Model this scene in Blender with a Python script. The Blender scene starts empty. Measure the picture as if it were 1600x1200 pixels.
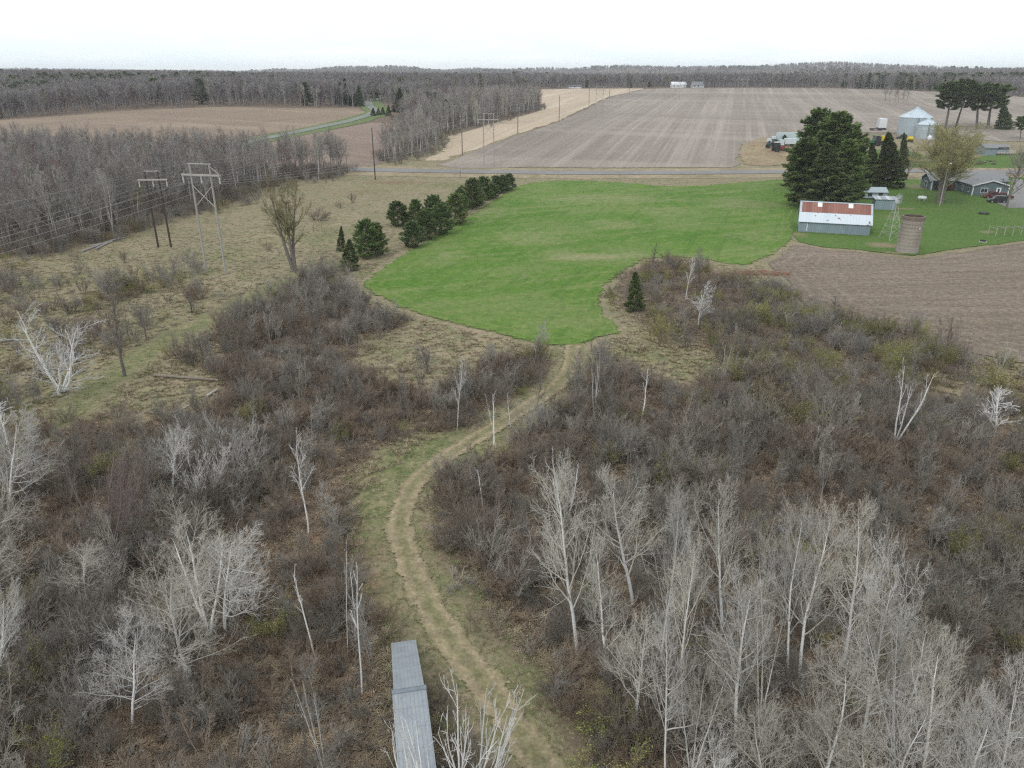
import bpy, math, random
import numpy as np
from mathutils import Vector, geometry, noise as mnoise
rad = math.radians
random.seed(7)
rng = np.random.default_rng(11)
scene = bpy.context.scene
COL = scene.collection

# ------------------------------------------------------------------ camera model
CAMH, PITCH, F = 32.0, rad(22.8), 1150.0
SP, CP = math.sin(PITCH), math.cos(PITCH)
cam_d = bpy.data.cameras.new("camera")
cam = bpy.data.objects.new("camera", cam_d); COL.objects.link(cam)
cam.location = (0, 0, CAMH); cam.rotation_euler = (rad(90)-PITCH, 0, 0)
cam_d.sensor_width = 36; cam_d.lens = 36*F/1600; cam_d.clip_end = 20000; cam_d.clip_start = 0.5
scene.camera = cam

# ------------------------------------------------------------------ terrain
TY = [-400, 0, 250, 300, 400, 500, 600, 700, 800, 900, 1050, 1300, 1700, 2300, 3200, 4500, 6500, 9000]
TH = [0, 0, 0, 1.0, 6.5, 9.5, 12, 16, 19.3, 20, 14, 9, 14, 22, 31, 37, 40, 34]
_yy = np.arange(-400, 9001, 10.0)
_hh = np.interp(_yy, TY, TH)
_k = np.exp(-0.5*(np.arange(-9, 10)/3.5)**2); _k /= _k.sum()
_hh = np.convolve(np.pad(_hh, 9, mode='edge'), _k, mode='valid')
def H(x, y):
    x = np.asarray(x, float); y = np.asarray(y, float)
    h = np.interp(y, _yy, _hh)
    h = h + 5.5*np.exp(-((x+170)/130)**2/1.6-((y-485)/100)**2/1.6)
    far = np.clip((y-280)/300, 0, 1)
    h = h + far*1.5*(np.sin(x/61+y/140+1.0)*np.sin(y/73+.6))
    f2 = np.clip((y-1300)/1500, 0, 1)
    h = h + f2*(7*np.sin(x/520+1.3)*np.cos(y/600) + 6*np.sin(x/210+y/800)+4*np.sin(x/95+2.0)+3*np.sin(x/47+y/300))
    # wooded hillside on the left and the right shoulder
    h = h + 15*np.exp(-((x+760)/500)**2-((y-1350)/420)**2) + 17*np.exp(-((x-1050)/420)**2-((y-1500)/400)**2)
    h = h + 22*np.exp(-((x-1150)/500)**2-((y-2900)/700)**2) + 16*np.exp(-((x-300)/260)**2-((y-3300)/500)**2) + 14*np.exp(-((x+900)/700)**2-((y-3800)/700)**2)
    h = h + 3.0*np.exp(-((x-118)/15)**2-((y-325)/17)**2)*0.9
    return h
def ray(u, v):
    a = (u-800)/F; b = (600-v)/F
    return a, CP+b*SP, -SP+b*CP
def G(u, v, z=0.0):
    dx, dy, dz = ray(u, v)
    s = 15.0
    while s < 6000:
        s2 = s*1.006+0.1
        if CAMH+s2*dz <= float(H(s2*dx, s2*dy))+z:
            lo, hi = s, s2
            for _ in range(14):
                m = (lo+hi)/2
                if CAMH+m*dz <= float(H(m*dx, m*dy))+z: hi = m
                else: lo = m
            return Vector((hi*dx, hi*dy, float(H(hi*dx, hi*dy))))
        s = s2
    return Vector((6000*dx, 6000*dy, float(H(6000*dx, 6000*dy))))
def atY(u, v, Y):
    dx, dy, dz = ray(u, v); s = Y/dy
    return Vector((dx*s, Y, CAMH+dz*s))
def proj(x, y, z):
    Z = y*CP+(CAMH-z)*SP
    yc = y*SP-(CAMH-z)*CP
    return 800+F*x/Z, 600-F*yc/Z
def pip(px, py, poly):
    px = np.asarray(px); py = np.asarray(py); ins = np.zeros(px.shape, bool)
    n = len(poly)
    for i in range(n):
        x1, y1 = poly[i]; x2, y2 = poly[(i+1) % n]
        c = ((y1 > py) != (y2 > py))
        with np.errstate(divide='ignore', invalid='ignore'):
            xi = (x2-x1)*(py-y1)/(y2-y1+1e-12)+x1
        ins ^= c & (px < xi)
    return ins

# ------------------------------------------------------------------ materials
MATS = {}
def nt_new(name):
    m = bpy.data.materials.new(name); m.use_nodes = True
    nt = m.node_tree; nt.nodes.clear()
    return m, nt
class N:
    """tiny node helper"""
    def __init__(s, nt): s.nt = nt
    def n(s, t, **kw):
        nd = s.nt.nodes.new(t)
        for k, v in kw.items():
            if k.startswith('i_'): nd.inputs[k[2:].replace('_', ' ')].default_value = v
            else: setattr(nd, k, v)
        return nd
    def l(s, a, b): s.nt.links.new(a, b)
    def noise(s, vec, scale, detail=4, rough=.6, dist=0.0):
        nd = s.n('ShaderNodeTexNoise'); nd.inputs['Scale'].default_value = scale
        nd.inputs['Detail'].default_value = detail; nd.inputs['Roughness'].default_value = rough
        nd.inputs['Distortion'].default_value = dist
        if vec is not None: s.l(vec, nd.inputs['Vector'])
        return nd.outputs['Fac']
    def mr(s, v, a, b, c=0.0, d=1.0):
        nd = s.n('ShaderNodeMapRange'); s.l(v, nd.inputs['Value'])
        for k, x in zip(('From Min', 'From Max', 'To Min', 'To Max'), (a, b, c, d)): nd.inputs[k].default_value = x
        return nd.outputs['Result']
    def math(s, op, a, b=None):
        nd = s.n('ShaderNodeMath', operation=op)
        for i, x in enumerate((a, b)):
            if x is None: continue
            if isinstance(x, (int, float)): nd.inputs[i].default_value = x
            else: s.l(x, nd.inputs[i])
        return nd.outputs[0]
    def mix(s, f, a, b, blend='MIX'):
        nd = s.n('ShaderNodeMix', data_type='RGBA', blend_type=blend)
        for i, x in ((0, f), (6, a), (7, b)):
            if isinstance(x, (int, float)): nd.inputs[i].default_value = x
            elif isinstance(x, tuple): nd.inputs[i].default_value = (*x, 1) if len(x) == 3 else x
            else: s.l(x, nd.inputs[i])
        return nd.outputs[2]
    def mapping(s, vec, scale=(1, 1, 1), rz=0.0):
        a = s.n('ShaderNodeMapping'); a.inputs['Rotation'].default_value = (0, 0, rz); s.l(vec, a.inputs['Vector'])
        b = s.n('ShaderNodeMapping'); b.inputs['Scale'].default_value = scale; s.l(a.outputs[0], b.inputs['Vector'])
        return b.outputs[0]
    def attr(s, name):
        return s.n('ShaderNodeAttribute', attribute_name=name).outputs['Fac']
    def pos(s): return s.n('ShaderNodeNewGeometry').outputs['Position']
def finish(h, col, rough=.9, metal=0.0, bump=None, bstr=.3, bdist=.05, alpha=None, spec=.3, normal=None):
    p = h.n('ShaderNodeBsdfPrincipled'); p.inputs['Roughness'].default_value = rough
    p.inputs['Metallic'].default_value = metal; p.inputs['Specular IOR Level'].default_value = spec
    if isinstance(col, tuple): p.inputs['Base Color'].default_value = (*col, 1)
    else: h.l(col, p.inputs['Base Color'])
    if bump is not None:
        b = h.n('ShaderNodeBump'); b.inputs['Strength'].default_value = bstr; b.inputs['Distance'].default_value = bdist
        h.l(bump, b.inputs['Height']); h.l(b.outputs[0], p.inputs['Normal'])
    o = h.n('ShaderNodeOutputMaterial')
    if alpha is not None:
        t = h.n('ShaderNodeBsdfTransparent'); mx = h.n('ShaderNodeMixShader')
        h.l(alpha, mx.inputs[0]); h.l(t.outputs[0], mx.inputs[1]); h.l(p.outputs[0], mx.inputs[2]); h.l(mx.outputs[0], o.inputs[0])
    else: h.l(p.outputs[0], o.inputs[0])
def simple(name, col, rough=.7, metal=0.0, var=.25, scale=3.0, bump=0.0, spec=.3):
    if name in MATS: return MATS[name]
    m, nt = nt_new(name); h = N(nt)
    tc = h.n('ShaderNodeTexCoord').outputs['Object']
    n1 = h.noise(tc, scale, 6, .65)
    f = h.mr(n1, .3, .7, 1-var, 1+var)
    c = h.mix(1.0, tuple(col), (1, 1, 1), 'MULTIPLY')
    vm = h.n('ShaderNodeVectorMath', operation='SCALE'); h.l(c, vm.inputs[0]); h.l(f, vm.inputs['Scale'])
    finish(h, vm.outputs[0], rough, metal, n1 if bump else None, bump, .03, spec=spec)
    MATS[name] = m; return m
def barky(name, c1, c2, hv=.25, noise_scale=2.5, marks=None, c3=None):
    """bark / twig: colour varies from plant to plant and along it"""
    m, nt = nt_new(name); h = N(nt)
    oi = h.n('ShaderNodeObjectInfo').outputs['Random']
    tc = h.n('ShaderNodeTexCoord').outputs['Object']
    c = h.mix(oi, c1, c2)
    if c3 is not None:
        r2 = h.math('FRACT', h.math('MULTIPLY', oi, 7.31))
        c = h.mix(h.mr(r2, .72, .95), c, c3)
    n1 = h.noise(tc, noise_scale, 3, .6)
    r3 = h.math('FRACT', h.math('MULTIPLY', oi, 13.7))
    f = h.math('MULTIPLY', h.mr(n1, .3, .7, 1-hv, 1+hv), h.mr(r3, 0, 1, .78, 1.22))
    vm = h.n('ShaderNodeVectorMath', operation='SCALE'); h.l(c, vm.inputs[0]); h.l(f, vm.inputs['Scale'])
    out = vm.outputs[0]
    if marks:
        mp = h.mapping(tc, (3.0, 3.0, 9.0)); k = h.noise(mp, 1.6, 3, .7)
        out = h.mix(h.mr(k, .60, .66), out, marks)
    finish(h, out, .85, 0, None, spec=.2)
    MATS[name] = m; return m
def ground_mat(name, cols, s1=.08, s2=.9, s3=6.0, streak=None, fade=None, patch=None, bump=.5, bdist=.08, edge_col=None, edge_w=2.0, ruts=None, fine=.35, amt2=.75, passes=None):
    """cols: two broad tones and a speckle tone."""
    m, nt = nt_new(name); h = N(nt); P = h.pos()
    a = h.noise(P, s1, 5, .6, .4); b = h.noise(P, s2, 6, .7); c = h.noise(P, s3, 4, .75)
    col = h.mix(h.mr(a, .38, .62), cols[0], cols[1])
    col = h.mix(h.mr(b, .5, .68, 0, amt2), col, cols[2])
    if streak:
        for (rz, sx, sy, sc, lo, hi, amt, scol) in streak:
            k = h.noise(h.mapping(P, (sx, sy, 0), rz), 1.0, 3, .6, .15)
            col = h.mix(h.mr(k, lo, hi, 0, amt), col, scol)
    if patch is not None:
        pa = h.attr('patch'); pn = h.noise(P, .35, 5, .7)
        col = h.mix(h.mr(h.math('ADD', pa, h.math('MULTIPLY', pn, .8)), .75, 1.15, 0, .9), col, patch)
    if passes is not None:
        e = h.attr('edge'); wv = h.math('SINE', h.math('MULTIPLY', h.math('ADD', e, h.math('MULTIPLY', h.noise(P, .15, 3, .6), 1.2)), 6.283/passes[0]))
        k = h.math('MULTIPLY', h.mr(wv, .3, .95), h.mr(e, passes[1]*.4, passes[1], 1, 0)); k = h.math('MULTIPLY', k, h.mr(h.noise(P, .5, 4, .7), .35, .6))
        col = h.mix(h.math('MULTIPLY', k, passes[2]), col, passes[3])
    if edge_col is not None:
        e = h.attr('edge'); en = h.noise(P, .5, 4, .7)
        col = h.mix(h.mr(h.math('SUBTRACT', e, h.math('MULTIPLY', en, edge_w)), 0, edge_w*.4, 1, 0), col, edge_col)
    if ruts is not None:
        e = h.attr('across'); pn = h.noise(P, .5, 4, .7); pf = h.noise(P, 3.0, 4, .7)
        d = h.math('ABSOLUTE', h.math('SUBTRACT', h.math('ABSOLUTE', e), ruts[0]))
        d = h.math('ADD', d, h.math('MULTIPLY', h.math('SUBTRACT', pn, .5), .55))
        d = h.math('ADD', d, h.math('MULTIPLY', h.math('SUBTRACT', pf, .5), .35))
        col = h.mix(h.mr(d, .05, .5, .75, 0), col, ruts[1])
    f = h.math('MULTIPLY', h.mr(c, .25, .75, 1-fine, 1+fine), h.mr(h.noise(P, s3*.33, 3, .6), .3, .7, 1-fine*.6, 1+fine*.6))
    vm = h.n('ShaderNodeVectorMath', operation='SCALE'); h.l(col, vm.inputs[0]); h.l(f, vm.inputs['Scale'])
    al = None
    if fade:
        e = h.attr('edge'); en = h.noise(P, fade[1], 5, .75)
        al = h.mr(h.math('SUBTRACT', e, h.math('MULTIPLY', h.mr(en, .25, .75), fade[0])), -.02*fade[0], .12*fade[0])
    bm_ = h.math('ADD', c, h.math('MULTIPLY', b, 2.0))
    finish(h, vm.outputs[0], .95, 0, bm_, bump, bdist, al, spec=.1)
    MATS[name] = m; return m

# ------------------------------------------------------------------ object helpers
def tag(o, label=None, cat=None, group=None, kind=None):
    if label: o['label'] = label
    if cat: o['category'] = cat
    if group: o['group'] = group
    if kind: o['kind'] = kind
    return o
def link(name, me, mat=None, parent=None):
    if mat is not None and len(me.materials) == 0: me.materials.append(mat)
    o = bpy.data.objects.new(name, me); COL.objects.link(o)
    if parent is not None: o.parent = parent
    return o
def thing(name, label, cat, loc=(0, 0, 0), rz=0.0, group=None):
    o = bpy.data.objects.new(name, None); COL.objects.link(o)
    o.empty_display_size = .3; o.location = loc; o.rotation_euler = (0, 0, rz)
    return tag(o, label, cat, group)
def npmesh(name, V, faces_list, smooth=False):
    """faces_list: list of int arrays [n,k]"""
    me = bpy.data.meshes.new(name)
    V = np.asarray(V, np.float32)
    me.vertices.add(len(V)); me.vertices.foreach_set('co', V.ravel())
    fl = [f for f in faces_list if len(f)]
    tot = np.concatenate([np.full(len(f), f.shape[1], np.int32) for f in fl])
    loops = np.concatenate([f.ravel() for f in fl]).astype(np.int32)
    st = np.concatenate([[0], np.cumsum(tot)[:-1]]).astype(np.int32)
    me.loops.add(len(loops)); me.loops.foreach_set('vertex_index', loops)
    me.polygons.add(len(tot)); me.polygons.foreach_set('loop_start', st); me.polygons.foreach_set('loop_total', tot)
    if smooth: me.polygons.foreach_set('use_smooth', np.ones(len(tot), bool))
    me.update(calc_edges=True)
    return me
class MB:
    def __init__(s): s.v = []; s.f = []
    def box(s, x0, x1, y0, y1, z0, z1):
        b = len(s.v)
        s.v += [(x0, y0, z0), (x1, y0, z0), (x1, y1, z0), (x0, y1, z0), (x0, y0, z1), (x1, y0, z1), (x1, y1, z1), (x0, y1, z1)]
        s.f += [tuple(b+i for i in q) for q in ((0, 3, 2, 1), (4, 5, 6, 7), (0, 1, 5, 4), (1, 2, 6, 5), (2, 3, 7, 6), (3, 0, 4, 7))]
        return s
    def poly(s, pts):
        b = len(s.v); s.v += [tuple(p) for p in pts]; s.f.append(tuple(range(b, b+len(pts)))); return s
    def prism(s, prof, axis, a, b):
        """profile of 2D points extruded along axis ('x': prof is (y,z); 'y': prof is (x,z); 'z': prof is (x,y))"""
        def mk(p, t): return {'x': (t, p[0], p[1]), 'y': (p[0], t, p[1]), 'z': (p[0], p[1], t)}[axis]
        n = len(prof); o = len(s.v)
        s.v += [mk(p, a) for p in prof]+[mk(p, b) for p in prof]
        s.f.append(tuple(range(o, o+n))); s.f.append(tuple(range(o+2*n-1, o+n-1, -1)))
        for i in range(n): j = (i+1) % n; s.f.append((o+i, o+n+i, o+n+j, o+j))
        return s
    def tube(s, p, q, r0, r1=None, k=8, cap=True):
        r1 = r0 if r1 is None else r1
        p = Vector(p); q = Vector(q); d = (q-p).normalized()
        u = d.orthogonal().normalized(); w = d.cross(u); o = len(s.v)
        for c, r in ((p, r0), (q, r1)):
            for i in range(k):
                t = 2*math.pi*i/k; s.v.append(tuple(c+u*math.cos(t)*r+w*math.sin(t)*r))
        for i in range(k): j = (i+1) % k; s.f.append((o+i, o+j, o+k+j, o+k+i))
        if cap: s.f.append(tuple(range(o+k-1, o-1, -1))); s.f.append(tuple(range(o+k, o+2*k)))
        return s
    def lathe(s, prof, k=24, c=(0, 0)):
        o = len(s.v)
        for r, z in prof:
            for i in range(k):
                t = 2*math.pi*i/k; s.v.append((c[0]+r*math.cos(t), c[1]+r*math.sin(t), z))
        for a in range(len(prof)-1):
            for i in range(k):
                j = (i+1) % k; s.f.append((o+a*k+i, o+a*k+j, o+(a+1)*k+j, o+(a+1)*k+i))
        return s
    def build(s, name, mat, parent=None, smooth=False, label=None):
        me = bpy.data.meshes.new(name); me.from_pydata(s.v, [], s.f); me.update()
        if smooth:
            for p in me.polygons: p.use_smooth = True
        o = link(name, me, mat, parent)
        if label: o['label'] = label
        return o

# ------------------------------------------------------------------ branching plants
def nrm(a): return a/(np.linalg.norm(a, axis=-1, keepdims=True)+1e-9)
def grow(P, R, n, t0, t1, ang, spread, Lf, up, nseg, rr, rtip, wig, r):
    M, K = P.shape[:2]
    idx = np.repeat(np.arange(M), n)
    t = ((np.tile(np.arange(n), M)+r.uniform(0, 1, M*n))/n)*(t1-t0)+t0
    f = t*(K-1); i = np.minimum(f.astype(int), K-2); w = (f-i)[:, None]
    a, b = P[idx, i], P[idx, i+1]
    pos = a*(1-w)+b*w; tan = nrm(b-a)
    plen = np.linalg.norm(np.diff(P, axis=1), axis=2).sum(1)[idx]
    perp = nrm(np.cross(tan, r.normal(size=tan.shape)))
    an = np.radians(ang+r.normal(size=len(t))*spread)[:, None]
    d = tan*np.cos(an)+perp*np.sin(an)
    L = (Lf(t)*plen*r.uniform(.65, 1.2, len(t)))[:, None]
    pts = [pos]
    for k in range(nseg):
        d = nrm(d+np.array([0, 0, up])/nseg+wig*r.normal(size=d.shape))
        pts.append(pts[-1]+d*L/nseg)
    Q = np.stack(pts, 1)
    r0 = np.maximum((R[idx, i]*(1-w[:, 0])+R[idx, i+1]*w[:, 0])*rr, rtip*1.15)
    S = r0[:, None]*(1-np.linspace(0, 1, nseg+1))[None]+rtip*np.linspace(0, 1, nseg+1)[None]
    return Q, S
def tubes(sets, k=3):
    V = []; Fq = []; o = 0
    for Q, S in sets:
        kk = k if not isinstance(k, dict) else k.get(Q.shape[1], 3)
        M, K = Q.shape[:2]
        T = np.zeros_like(Q); T[:, :-1] += np.diff(Q, axis=1); T[:, 1:] += np.diff(Q, axis=1); T = nrm(T)
        ref = np.where(np.abs(T[..., 2:3]) > .8, np.array([1.0, 0, 0]), np.array([0, 0, 1.0]))
        u = nrm(np.cross(T, ref)); w = np.cross(T, u)
        th = np.arange(kk)*2*np.pi/kk
        ring = Q[:, :, None]+S[:, :, None, None]*(np.cos(th)[None, None, :, None]*u[:, :, None]+np.sin(th)[None, None, :, None]*w[:, :, None])
        V.append(ring.reshape(-1, 3))
        base = o+(np.arange(M)[:, None, None]*K+np.arange(K-1)[None, :, None])*kk
        j = np.arange(kk)[None, None]; j2 = (j+1) % kk
        f = np.stack([base+j, base+j2, base+kk+j2, base+kk+j], -1).reshape(-1, 4)
        Fq.append(f); o += M*K*kk
    return np.concatenate(V), np.concatenate(Fq)
def stems(n, h, r0, r, lean=0.0, spread=0.0, K=12, wig=.05, tip=.012, base_sp=0.0):
    az = r.uniform(0, 2*np.pi, n); d = np.stack([np.cos(az), np.sin(az), 0*az], 1)
    ln = r.uniform(.3, 1, n)[:, None]*spread
    p = np.zeros((n, 3)); p += d*base_sp*r.uniform(0, 1, (n, 1))
    dirv = nrm(np.array([0, 0, 1.0])+d*ln)
    hh = (h*r.uniform(.75, 1.05, n))[:, None]
    if n == 1: hh[:] = h
    pts = [p]
    for k in range(K-1):
        dirv = nrm(dirv+wig*r.normal(size=dirv.shape)*[1, 1, .3]+np.array([0, 0, .03]))
        pts.append(pts[-1]+dirv*hh/(K-1))
    Q = np.stack(pts, 1)
    t = np.linspace(0, 1, K)[None]
    S = r0*(1-t)**.8*np.ones((n, 1))+tip
    return Q, S
def leaves(sets, per, size, r, jitter=.12):
    """small leaf/bud quads scattered along the given twigs"""
    V = []; 
    for Q, S in sets:
        M, K = Q.shape[:2]
        idx = np.repeat(np.arange(M), per); f = r.uniform(0.2, 1, len(idx))*(K-1); i = np.minimum(f.astype(int), K-2); w = (f-i)[:, None]
        c = Q[idx, i]*(1-w)+Q[idx, i+1]*w+r.normal(size=(len(idx), 3))*jitter
        a = nrm(r.normal(size=c.shape))*size*r.uniform(.6, 1.3, (len(idx), 1)); b = nrm(np.cross(a, r.normal(size=c.shape)))*size*.5
        V.append(np.stack([c-a, c-b, c+a, c+b], 1).reshape(-1, 3))
    V = np.concatenate(V); Fq = np.arange(len(V)).reshape(-1, 4)
    return V, Fq
def merge(parts):
    V = []; Fs = []; o = 0
    for v, f in parts: V.append(v); Fs.append(f+o); o += len(v)
    return np.concatenate(V), Fs
class Plant:
    """template: meshes trunk/crown (or one mesh), natural height and radius"""
    def __init__(s, trunk, crown, V): 
        s.trunk = trunk; s.crown = crown; s.h = float(V[:, 2].max())
        rr = np.hypot(V[:, 0], V[:, 1]); s.r = float(np.percentile(rr, 96))
def bare_tree(seed, h=10, r0=.13, nst=1, spread=0.0, n1=28, t0=.3, ang=50, L1=.36, shape=.7, up=.5, n2=8, L2=.42, n3=5, L3=.45, n4=0,
              tip=.011, wig=.1, mt=None, mc=None, leaf=None, nseg1=5, ang2=42, base_sp=0.0, twig=None, trunkwig=.04, k0=7):
    r = np.random.default_rng(seed)
    s0 = stems(nst, h, r0, r, spread=spread, wig=trunkwig, tip=tip*1.2, base_sp=base_sp)
    s1 = grow(*s0, max(1, n1//nst), t0, .97, ang, 9, lambda t: L1*(1.05-shape*(t-t0)/(1-t0)), up, nseg1, .5, tip*1.3, wig, r)
    s2 = grow(*s1, n2, .2, 1.0, ang2, 10, lambda t: L2*(1.15-.6*t), up*.6, 3, .6, tip*1.1, wig*1.2, r)
    sets = [s1, s2]
    if n3: s3 = grow(*s2, n3, .15, 1.0, 38, 12, lambda t: L3*(1.2-.5*t)+0*t, up*.5, 2, .7, tip, wig*1.3, r); sets.append(s3)
    if n4: s4 = grow(*s3, n4, .1, 1.0, 36, 12, lambda t: .6+0*t, up*.5, 2, .8, tip*.9, wig*1.3, r); sets.append(s4)
    tv, tf = tubes([s0], k0)
    cv, cf = tubes(sets[:1], 4); rest = tubes(sets[1:], 3)
    parts = [(cv, cf), rest]
    V, Fs = merge(parts)
    me = npmesh('crown', V, Fs); me.materials.append(mc)
    if leaf:
        lv, lf = leaves(sets[-1:], leaf[0], leaf[1], r)
        V2, F2 = merge([(V, np.concatenate(Fs)), (lv, lf)])
        me = npmesh('crown', V2, F2); me.materials.append(mc); me.materials.append(leaf[2])
        mi = np.zeros(sum(len(f) for f in F2), np.int32); mi[-len(lf):] = 1
        me.polygons.foreach_set('material_index', mi)
        V = V2
    tm = npmesh('trunk', tv, [tf], True); tm.materials.append(mt)
    return Plant(tm, me, np.concatenate([tv, V]))
def shrub(seed, h=2.6, nst=14, spread=.8, n1=90, n2=7, tip=.007, mt=None, leaf=None, r0=.022, n3=0, base_sp=.5, K=6, L1=.4, ang=32, wig=.16):
    r = np.random.default_rng(seed)
    s0 = stems(nst, h, r0, r, spread=spread, K=K, wig=.09, tip=tip*1.3, base_sp=base_sp)
    s1 = grow(*s0, max(1, n1//nst), .2, 1.0, ang, 12, lambda t: L1*(1.2-.6*t), .35, 3, .6, tip*1.15, wig, r)
    s2 = grow(*s1, n2, .15, 1.0, 38, 14, lambda t: .55+0*t, .3, 2, .8, tip, wig, r)
    sets = [s0, s1, s2]
    if n3: sets.append(grow(*s2, n3, .1, 1.0, 40, 14, lambda t: .6+0*t, .2, 2, .8, tip, wig, r))
    V, Fq = tubes(sets, 3)
    fl = [Fq]; nl = 0
    if leaf:
        lv, lf = leaves(sets[-1:], leaf[0], leaf[1], r)
        V, fl = merge([(V, Fq), (lv, lf)]); nl = len(lf)
    me = npmesh('bare_shrub', V, fl); me.materials.append(mt)
    if leaf:
        me.materials.append(leaf[2]); mi = np.zeros(len(me.polygons), np.int32); mi[-nl:] = 1; me.polygons.foreach_set('material_index', mi)
    return Plant(None, me, V)
def conifer(seed, h=10, R=2.6, nb=70, t0=.06, tuft=26, size=.32, shape='cone', droop=-.15, mt=None, mc=None, tw=.09, lo=.35):
    """trunk with whorled boughs carrying many needle sprays"""
    r = np.random.default_rng(seed)
    s0 = stems(1, h, h*.016, r, wig=.012, tip=.02)
    t = (np.arange(nb)+r.uniform(0, 1, nb))/nb; t = t0+(1-t0)*t**.9
    if shape == 'cone': L = R*(1-(t-t0)/(1-t0))**.85*r.uniform(.75, 1.12, nb)+.15
    elif shape == 'round':
        q = (t-t0)/(1-t0); L = R*np.sqrt(np.clip(1-(2*np.clip(q, .3, 1)-1.0+.0)**2, 0.02, 1))*r.uniform(.6, 1.15, nb)
        L = R*np.clip(1.2*(1-q)**.42*np.clip(q*3+.5, 0, 1), .15, 1)*r.uniform(.55, 1.25, nb)
    else:
        q = (t-t0)/(1-t0); L = R*np.clip(.55+.9*q-1.15*q**4, .15, 1.1)*r.uniform(.5, 1.2, nb)
    az = np.arange(nb)*2.399+r.normal(size=nb)*.3
    z = t*h; d = np.stack([np.cos(az), np.sin(az), np.full(nb, .12 if shape != 'umb' else .25)+.5*(t-.3)], 1); d = nrm(d)
    K = 5; p = np.stack([0*z, 0*z, z], 1); pts = [p]
    for k in range(K-1):
        d = nrm(d+np.array([0, 0, droop])/K+.05*r.normal(size=d.shape)); pts.append(pts[-1]+d*L[:, None]/(K-1))
    Q = np.stack(pts, 1); S = np.linspace(1, .3, K)[None]*(h*.0035)*np.ones((nb, 1))
    # needle sprays
    n = (tuft*(.35+.65*L/R*1.4)).astype(int)+3; idx = np.repeat(np.arange(nb), n)
    f = np.clip(lo+(1-lo)*r.uniform(0, 1, len(idx))**.75, 0, .999)*(K-1); i = f.astype(int); w = (f-i)[:, None]
    c = Q[idx, i]*(1-w)+Q[idx, i+1]*w
    tan = nrm(Q[idx, i+1]-Q[idx, i]); side = nrm(np.cross(tan, np.array([0, 0, 1.0])))
    off = r.normal(size=(len(idx), 1))*.16*L[idx][:, None]*(1.1-f[:, None]/K*.5)
    c = c+side*off+np.array([0, 0, 1.0])*r.normal(size=(len(idx), 1))*.05*R
    a = nrm(tan+side*np.sign(off)*.8+r.normal(size=c.shape)*.45)*size*r.uniform(.6, 1.4, (len(idx), 1))
    V = []; 
    for q in range(2):
        b = nrm(np.cross(a, r.normal(size=a.shape)))*size*tw/.3*r.uniform(.7, 1.3, (len(idx), 1))
        V.append(np.stack([c-a*.5, c+b, c+a, c-b], 1).reshape(-1, 3))
    V = np.concatenate(V); Fq = np.arange(len(V)).reshape(-1, 4)
    bv, bf = tubes([(Q, S)], 3)
    VV, Fs = merge([(V, Fq), (bv, bf)])
    me = npmesh('crown', VV, Fs); me.materials.append(mc); me.materials.append(mt)
    mi = np.zeros(len(Fq)+len(bf), np.int32); mi[len(Fq):] = 1; me.polygons.foreach_set('material_index', mi)
    tv, tf = tubes([s0], 7); tm = npmesh('trunk', tv, [tf], True); tm.materials.append(mt)
    return Plant(tm, me, np.concatenate([tv, VV]))
def merged_plant(p, name):
    """one mesh from trunk + crown, for masses of plants"""
    if p.trunk is None: return p.crown
    import bmesh
    bm = bmesh.new(); bm.from_mesh(p.crown); nm = len(p.crown.materials); nf = len(bm.faces)
    bm.from_mesh(p.trunk); bm.faces.ensure_lookup_table()
    for f in bm.faces[nf:]: f.material_index = nm
    me = bpy.data.meshes.new(name); bm.to_mesh(me); bm.free()
    for m in p.crown.materials: me.materials.append(m)
    me.materials.append(p.trunk.materials[0])
    return me
def put_plant(p, base, top, width, name, label, cat, group=None, rz=None, sink=.05):
    """plant template p stood at base (Vector) reaching top (Vector), crown width in metres"""
    d = top-base; h = d.length
    sc = width/2/p.r; sz = h/p.h
    rz = random.uniform(0, 6.28) if rz is None else rz
    q = Vector((0, 0, 1)).rotation_difference(d.normalized()).to_matrix().to_4x4()
    from mathutils import Matrix
    if p.trunk is not None:
        o = thing(name, label, cat, group=group)
        for nm, me in (('trunk', p.trunk), ('crown', p.crown)): link(nm, me, None, o)
    else:
        o = link(name, p.crown); tag(o, label, cat, group)
    M = Matrix.Translation(base-Vector((0, 0, sink))) @ q @ Matrix.Rotation(rz, 4, 'Z')
    o.matrix_world = M @ Matrix.Diagonal((sc, sc, sz, 1))
    return o
def px_plant(p, u, v, u2, v2, wpx, name, label, cat, group=None, rz=None):
    b = G(u, v); t = atY(u2, v2, b.y)
    Z = b.y*CP+(CAMH-(b.z+t.z)/2)*SP
    return put_plant(p, b, t, wpx*Z/F, name, label, cat, group, rz)

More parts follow.
